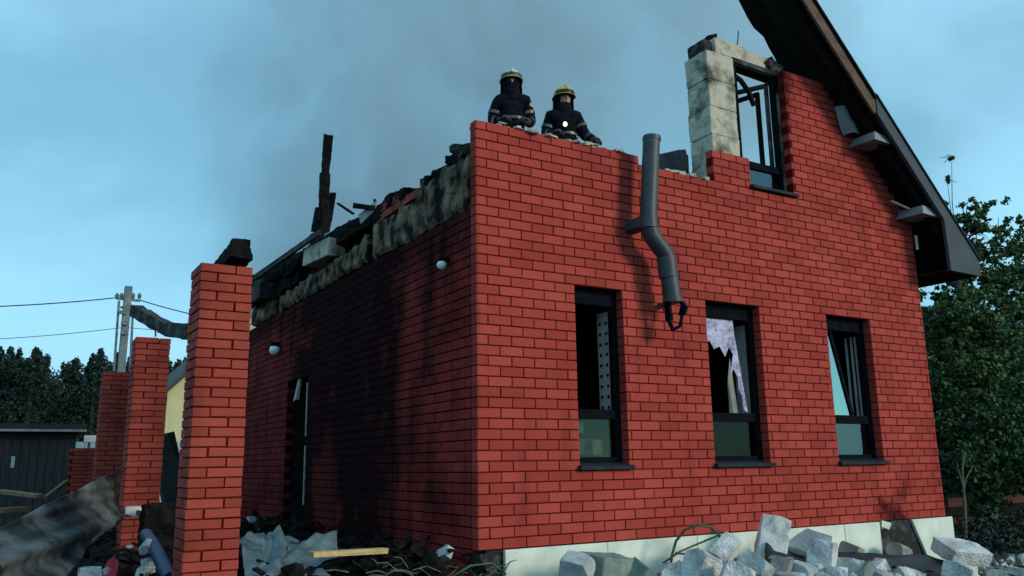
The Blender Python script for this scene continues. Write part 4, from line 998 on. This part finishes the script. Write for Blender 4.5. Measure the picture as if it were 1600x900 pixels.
for (px, py) in ((192, 488), (194, 505), (193, 520)):
    q = at(px, py, 1, Yp-.2)-o0; MB().box(q, (.22, .12, .14)).build('clamp', 'pole_metal', up_)
def wire(a, b, sag, lab, r=.022):
    a, b = Vector(a), Vector(b); pts = []
    for i in range(17):
        t_ = i/16; q = a.lerp(b, t_); q.z -= sag*4*t_*(1-t_); pts.append(q)
    o = MB().tube(pts, r, 6).build('power_line', 'wire', smooth=True); tag(o, lab, 'wire', 'overhead wires at the utility pole')
wire(at(184, 465, 1, Yp), at(-330, 476, 1, Yp+2), .25, 'power line running left from the pole top')
wire(at(216, 468, 1, Yp), at(420, 510, 1, Yp-2), .15, 'power line running right from the pole top')
wire(at(190, 512, 1, Yp+3), at(-330, 530, 1, Yp+6), .3, 'lower thin power line on the left', .014)
wire(at(200, 512, 1, Yp+3), at(420, 508, 1, Yp+5), .2, 'lower thin power line right of the pole', .014)

# ------------------------------------------------------------------ debris on the left
def heap(name, x0, x1, y0, y1, hf, mt, lab, nx_=46, ny_=60, amp=.07, seed=3):
    rs_ = np.random.default_rng(seed); ph = rs_.uniform(0, 6, 12); vs = []
    for j in range(ny_):
        for i in range(nx_):
            x = x0+(x1-x0)*i/(nx_-1); y = y0+(y1-y0)*j/(ny_-1)
            b_ = sum(math.sin(x*(2.1+k*1.7)+y*(1.3+k*1.1)+ph[k])/(k+1.6) for k in range(6))*amp
            e = min(1, 5*min(i, nx_-1-i)/nx_, 5*min(j, ny_-1-j)/ny_)
            vs.append((x, y, GZ-.05+(hf(x, y)-GZ+.05+b_+rs_.uniform(-.02, .02))*e))
    o = MB().add(vs, [(j*nx_+i, j*nx_+i+1, (j+1)*nx_+i+1, (j+1)*nx_+i) for j in range(ny_-1) for i in range(nx_-1)]).build(name, mt); tag(o, lab, 'debris', kind='stuff'); return o
def hL(x, y): return -.16+.10*math.exp(-((x+.3)/.6)**2)-.10*max(0, -y)*2
heap('charred_heap', -3.3, -.01, -.9, 9.4, hL, 'ash_ground', 'black heap of ash and burnt debris along the side wall', amp=.06)
sc = MB(); scp = MB()
for i in range(650):
    x = random.uniform(-2.9, -.05); y = random.uniform(-.3, 7); z = hL(x, y)+random.uniform(-.02, .08)
    if random.random() < .6: sc.bar((x, y, z), (x+random.uniform(-.3, .3), y+random.uniform(-.3, .3), z+random.uniform(-.04, .12)), random.uniform(.015, .06), random.uniform(.01, .03), jit=.006)
    else: hull_into(sc if random.random() < .93 else scp, (x, y, z), (random.uniform(.05, .22), random.uniform(.05, .2), random.uniform(.03, .12)), (random.random(), random.random(), random.random()*3), 500+i)
o = sc.build('charred_splinters', 'charred'); tag(o, 'charred splinters strewn along the side wall', 'debris', kind='stuff')
o = scp.build('pale_crumbs', 'rubble_mid'); tag(o, 'pale crumbs among the burnt debris', 'debris', kind='stuff')
def cloth(name, corners, mt, lab, cat, amp=.08, nx_=34, ny_=26, seed=1, thick=.006, freq=1.0):
    rs_ = np.random.default_rng(seed); A, B_, C, D = [Vector(q) for q in corners]; ph = rs_.uniform(0, 6, 16); vs = []
    nrm = (B_-A).cross(D-A).normalized()
    for j in range(ny_):
        for i in range(nx_):
            u, v_ = i/(nx_-1), j/(ny_-1); q = (A.lerp(B_, u)).lerp(D.lerp(C, u), v_)
            h_ = sum(abs(math.sin(freq*(u*(4+3*k)+ph[k])+v_*(3+2.3*k)*freq+ph[k+6]))/(k+1.2) for k in range(5))-1.0
            q = q+nrm*h_*amp+Vector((rs_.uniform(-1, 1), rs_.uniform(-1, 1), rs_.uniform(-1, 1)))*amp*.03
            vs.append(q)
    o = MB().add(vs, [(j*nx_+i, j*nx_+i+1, (j+1)*nx_+i+1, (j+1)*nx_+i) for j in range(ny_-1) for i in range(nx_-1)]).build(name, mt, smooth=True)
    md = o.modifiers.new('th', 'SOLIDIFY'); md.thickness = thick; tag(o, lab, cat); return o
cloth('roof_sheet', (at(194, 730, 1, 3.3), at(190, 806, 1, 2.9), at(90, 925, 1, -.2), at(-70, 862, 1, -.6)), 'sheet_metal', 'big scorched sheet of roofing sloping down to the lower left corner', 'sheet', .10, seed=4, freq=.8)
cloth('crumpled_membrane', (at(374, 836, 1, 1.3), at(436, 826, 1, 1.6), at(520, 905, 1, .1), at(385, 905, 1, .0)), 'tarp', 'crumpled blue grey membrane beside the near pillar', 'membrane', .06, seed=6, freq=1.2)
cloth('membrane_flap', (at(452, 846, 1, 1.0), at(527, 826, 1, 1.2), at(527, 872, 1, .5), at(430, 898, 1, .3)), 'tarp', 'blue grey membrane flap left of the yellow plank', 'membrane', .06, seed=8, freq=.8)
def plank(a, b, wd, ht, mt, lab, grp='loose planks among the debris'):
    a, b = Vector(a), Vector(b); c = (a+b)/2; o = MB().bar(a-c, b-c, wd, ht, jit=.004).build('plank', mt); o.location = c; tag(o, lab, 'plank', grp); return o
plank(at(486, 867, 1, .15), at(602, 860, 1, .35), .09, .045, 'wood_pale', 'pale yellow plank lying across the burnt heap')
plank(at(0, 768, 1, 7.2), at(62, 775, 1, 6.6), .14, .05, 'wood_old', 'orange brown plank on the left, upper of the two')
plank(at(-30, 800, 1, 6.0), at(40, 795, 1, 6.4), .16, .06, 'wood_old', 'orange brown plank on the left, lower of the two')
plank(at(70, 778, 1, 6.2), at(104, 752, 1, 6.8), .05, .04, 'wood_brown', 'thin dark lath leaning beside the orange planks')
plank(at(205, 798, 1, 2.6), at(262, 802, 1, 2.2), .2, .035, 'wood_brown', 'short board wedged across the second pillar')
o = link('foam_lump', chunk_mesh('foam_lump', (.26, .2, .1), 21), 'white_strip'); o.location = at(216, 799, 1, 2.5); tag(o, 'dirty cream foam lump in front of the second pillar', 'foam')
lh = heap('debris_bank', -9, -2.5, -.5, 9.5, lambda x, y: -.12-.12*max(0, -x-4)+.03*y, 'ash_ground', 'dark debris bank under the scorched sheet', amp=.08, seed=9)
bp0 = at(228, 836, 1, 1.0); bp1 = at(266, 905, 1, -.1)
o = MB().tube([bp0, bp0.lerp(bp1, .5)+Vector((0, 0, .02)), bp1], .055, 16).build('blue_pipe', 'blue_plastic', smooth=True); md = o.modifiers.new('es', 'EDGE_SPLIT'); md.split_angle = R(40); tag(o, 'blue plastic pipe leaning in the debris between the pillars', 'pipe')
cloth('red_rag', (at(155, 893, 1, .6), at(178, 866, 1, .9), at(186, 880, 1, .8), at(180, 905, 1, .4)), 'red_cloth', 'bright red rag at the foot of the second pillar', 'rag', .03, 12, 10, seed=3)
for i, (px, py, s_, lab) in enumerate([(140, 896, .16, 'white scrap left of the red rag'), (168, 899, .10, 'small white scrap under the red rag'), (232, 884, .12, 'white crumpled scrap beside the blue pipe'), (222, 896, .1, 'small white flake left of the blue pipe'), (228, 855, .12, 'grey crumpled scrap on top of the blue pipe')]):
    o = link('scrap', chunk_mesh('scrap', (s_, s_*.8, s_*.6), 60+i), 'rubble_light' if i != 4 else 'rubble_mid'); o.location = at(px, py, 1, .6); o.rotation_euler = (i, i*.7, i*.3); tag(o, lab, 'scrap', 'pale scraps in the left debris')
# dark hollow debris behind second pillar
o = link('charred_lump', chunk_mesh('charred_lump', (.34, .3, .42), 11), 'charred'); rough(o, .08, .08, 3); o.location = at(250, 822, 1, 2.0); tag(o, 'black charred lump right of the second pillar foot', 'lump')
o = link('charred_lump', chunk_mesh('charred_lump', (.28, .3, 1.1), 12), 'black_sheet'); o.location = at(266, 745, 1, 4.6); o.rotation_euler = (0, -.25, 0); tag(o, 'dark leaning piece between the near and second pillars', 'lump')
# twigs and wire
tw = MB()
for i in range(46):
    q = at(random.uniform(540, 790), random.uniform(880, 912), 1, random.uniform(-.5, .3)); d = Vector((random.uniform(-1, 1), random.uniform(-.3, .3), random.uniform(-.15, .3))).normalized()*random.uniform(.08, .28)
    tw.tube([q, q+d*.5+Vector((0, 0, random.uniform(0, .04))), q+d], [.007, .006, .003], 5)
o = tw.build('twigs', 'twig'); tag(o, 'tangled pale green twigs at the house corner', 'twigs', kind='stuff')

# ------------------------------------------------------------------ rubble in front of the house
def hF(x, y): return -.62+.24*math.exp(-((x-2.9)/1.5)**2)-.02*abs(y+.8)
heap('rubble_heap', -.2, 9.5, -3.4, -.05, hF, 'ash_ground', 'dark gritty rubble bed in front of the house', nx_=90, ny_=40, amp=.05, seed=12)
cr1 = MB(); cr2 = MB()
for i in range(1700):
    x = random.uniform(.3, 4.6) if random.random() < .85 else random.uniform(4.6, 8.6); y = random.uniform(-2.0, -.1); z = hF(x, y)+random.uniform(0, .05); s_ = random.uniform(.015, .10)
    hull_into(cr1 if random.random() < .6 else cr2, (x, y, z), (s_*random.uniform(.8, 1.6), s_, s_*random.uniform(.6, 1)), (random.random()*3, random.random()*3, random.random()*3), 2000+i)
for i in range(170):
    x = random.uniform(1.2, 4.1); y = random.uniform(-1.6, -.12); s_ = random.uniform(.09, .2)
    hull_into((cr1, cr1, cr2)[i % 3], (x, y, hF(x, y)+random.uniform(.02, .12)), (s_*random.uniform(.8, 1.5), s_, s_*random.uniform(.5, .9)), (random.random()*3, random.random()*3, random.random()*3), 4000+i)
o = cr1.build('rubble_crumbs', 'rubble_light'); tag(o, 'pale broken crumbs of block between the rubble', 'rubble', kind='stuff')
o = cr2.build('rubble_crumbs', 'rubble_green'); tag(o, 'darker crumbs between the rubble', 'rubble', kind='stuff')
RUB = [ # px, py, Y, dims, rot, material, label, cut
 (948, 892, -.62, (.56, .34, .34), (.15, .1, .25), 'rubble_green', 'big dark green grey block, leftmost in the front rubble', .15),
 (902, 892, -.70, (.26, .3, .30), (.2, -.3, .6), 'rubble_mid', 'grey broken lump against the left of the green block', .5),
 (1000, 900, -.75, (.24, .24, .26), (.5, .5, .3), 'rubble_green', 'small pointed green grey stone right of the dark block', .5),
 (1052, 903, -.8, (.32, .26, .26), (.2, .3, .9), 'rubble_light', 'pale stone in the wire loop foot', .5),
 (1128, 868, -.66, (.52, .22, .34), (.5, -.35, .35), 'rubble_light', 'pale tilted block slab left of the tall block', .15),
 (1098, 888, -1.0, (.40, .26, .34), (.3, .4, .2), 'rubble_light', 'pale wide block in front of the tilted slab', .3),
 (1206, 846, -.55, (.34, .34, .58), (.30, .30, .95), 'aac_white', 'tall tilted block standing highest in the rubble', .12),
 (1262, 846, -.72, (.58, .34, .07), (.25, -.28, .1), 'slab_grey', 'flat grey slab leaning right of the tall block', .1),
 (1178, 892, -1.15, (.34, .3, .32), (.6, .4, .5), 'rubble_mid', 'grey block with broken holes below the tall block', .3),
 (1222, 900, -1.25, (.30, .22, .34), (.2, .7, .4), 'rubble_brown', 'beige tilted block in the middle of the rubble', .2),
 (1150, 905, -1.4, (.4, .3, .3), (.4, .2, .9), 'rubble_light', 'pale broken block at the bottom edge below the tilted slab', .4),
 (1284, 876, -1.2, (.30, .28, .46), (.15, .2, .5), 'rubble_light', 'tall pale pointed rock right of the beige block', .5),
 (1254, 902, -1.35, (.26, .26, .3), (.3, .1, .2), 'rubble_mid', 'grey stone wedged left of the pointed rock', .4),
 (1336, 896, -1.3, (.46, .34, .30), (.1, .25, .3), 'rubble_light', 'smooth pale block right of the pointed rock', .3),
 (1330, 862, -.45, (.34, .24, .22), (.3, .2, .4), 'rubble_brown', 'sooty brown lump against the plinth', .6),
 (1406, 862, -.30, (.30, .24, .2), (.2, .4, .1), 'rubble_brown', 'brown lump in front of the plinth hole', .6),
 (1502, 860, -.75, (.66, .42, .20), (.42, .10, -.25), 'rubble_light', 'big pale block lying at the right end of the plinth', .12),
 (1500, 896, -1.3, (.46, .34, .26), (.2, .2, .4), 'rubble_light', 'pale broken block in front of the big right block', .4),
 (1554, 898, -1.2, (.30, .24, .16), (.1, .1, .7), 'rubble_mid', 'low grey stone near the lower right corner', .4),
 (1592, 896, -1.2, (.22, .24, .18), (.1, .1, .2), 'rubble_light', 'pale stone at the right edge of the picture', .3),
]
for i, (px, py, Y, d, rot, mt, lab, cut) in enumerate(RUB):
    o = link('rubble_block', chunk_mesh('rubble_block', [q*.88 for q in d], 700+i, min(.75, cut+.25), 7), mt); o.location = at(px, py+2, 1, Y); o.rotation_euler = rot; bevel(o, .006, 1); rough(o, .018, .08, 3); tag(o, lab, 'rubble', 'blocks of rubble in front of the house')
cloth('black_sheet', (at(1196, 849, 1, -.62), at(1482, 872, 1, -.62), at(1500, 905, 1, -1.15), at(1200, 893, 1, -1.15)), 'black_sheet', 'black burnt sheet stretched behind the pale rocks', 'sheet', .05, 40, 16, seed=14)
plank(at(1396, 886, 1, -1.05), at(1455, 893, 1, -1.1), .05, .025, 'charred_ash', 'ash grey lath on the black burnt sheet', None)
# green wire loop
lp = MB(); pts = [at(x, y, 1, -.42+.1*math.sin(i)) for i, (x, y) in enumerate([(1046, 895), (1050, 868), (1056, 846), (1070, 828), (1090, 820), (1110, 823), (1124, 836), (1127, 852), (1124, 868), (1128, 885)])]
lp.tube(pts, .014, 8); pts = [at(x, y, 1, -.45) for x, y in [(1036, 880), (1062, 862), (1090, 850), (1124, 836)]]; lp.tube(pts, .010, 7)
pts = [at(x, y, 1, -.5) for x, y in [(1056, 864), (1072, 866), (1086, 876), (1096, 892)]]; lp.tube(pts, .010, 7)
o = lp.build('cable_loop', 'green_cable', smooth=True); tag(o, 'dark green cable looping up in front of the pale plinth', 'cable')
lp = MB(); pts = [at(x, y, 1, -.4) for x, y in [(700, 905), (735, 884), (768, 880), (790, 897)]]; lp.tube(pts, .010, 7)
pts = [at(x, y, 1, -.35) for x, y in [(775, 868), (779, 890), (790, 905)]]; lp.tube(pts, .010, 7)
o = lp.build('cable', 'green_cable', smooth=True); tag(o, 'green cable end by the house corner', 'cable')

# ------------------------------------------------------------------ smoke rising from the burnt attic
sm = MB().b2(-4, 15, .7, 18, 3.6, 18)
so_ = sm.build('smoke', None); tag(so_, 'thin blue grey smoke drifting up from the burnt attic', 'smoke', kind='stuff')
mm = bpy.data.materials.new('smoke'); mm.use_nodes = True; t = mm.node_tree; t.nodes.clear(); so_.data.materials.append(mm)
o_ = N(t, 'ShaderNodeOutputMaterial'); pv = N(t, 'ShaderNodeVolumePrincipled'); pv.inputs['Color'].default_value = (.72, .82, .90, 1); pv.inputs['Anisotropy'].default_value = 0.1
geo = N(t, 'ShaderNodeNewGeometry'); sp = N(t, 'ShaderNodeSeparateXYZ'); l = t.links.new; l(geo.outputs['Position'], sp.inputs[0])
n1 = N(t, 'ShaderNodeTexNoise'); n1.inputs['Scale'].default_value = .30; n1.inputs['Detail'].default_value = 5; n1.inputs['Roughness'].default_value = .58; n1.inputs['Distortion'].default_value = .8; l(geo.outputs['Position'], n1.inputs['Vector'])
d_ = mth(t, 'ADD', mth(t, 'MULTIPLY', sstep(t, n1.outputs['Fac'], .44, .58), .92), .08)
lean = mth(t, 'ADD', sp.outputs[0], mth(t, 'MULTIPLY', mth(t, 'SUBTRACT', sp.outputs[2], 4.0), .10))
leann = mth(t, 'ADD', lean, mth(t, 'MULTIPLY', mth(t, 'SUBTRACT', n1.outputs['Fac'], .5), 5.0))
fx = mth(t, 'MULTIPLY', sstep(t, leann, .2, 2.8), sstep(t, mth(t, 'MULTIPLY', lean, -1.0), -12.0, -8.5))
gab = mth(t, 'MULTIPLY', sstep(t, sp.outputs[0], 3.2, 4.6), sstep(t, sp.outputs[2], 5.4, 6.4))
yv = mth(t, 'ADD', sp.outputs[1], mth(t, 'MULTIPLY', gab, 4.8))
fy = mth(t, 'MULTIPLY', sstep(t, yv, 5.5, 7.5), sstep(t, mth(t, 'MULTIPLY', sp.outputs[1], -1.0), -17.5, -13))
fz = mth(t, 'MULTIPLY', sstep(t, sp.outputs[2], 3.6, 5.0), sstep(t, mth(t, 'MULTIPLY', sp.outputs[2], -1.0), -17.8, -12))
dn = mth(t, 'MULTIPLY', mth(t, 'MULTIPLY', mth(t, 'MULTIPLY', d_, fx), mth(t, 'MULTIPLY', fy, fz)), .40)
l(dn, pv.inputs['Density']); l(pv.outputs[0], o_.inputs['Volume'])
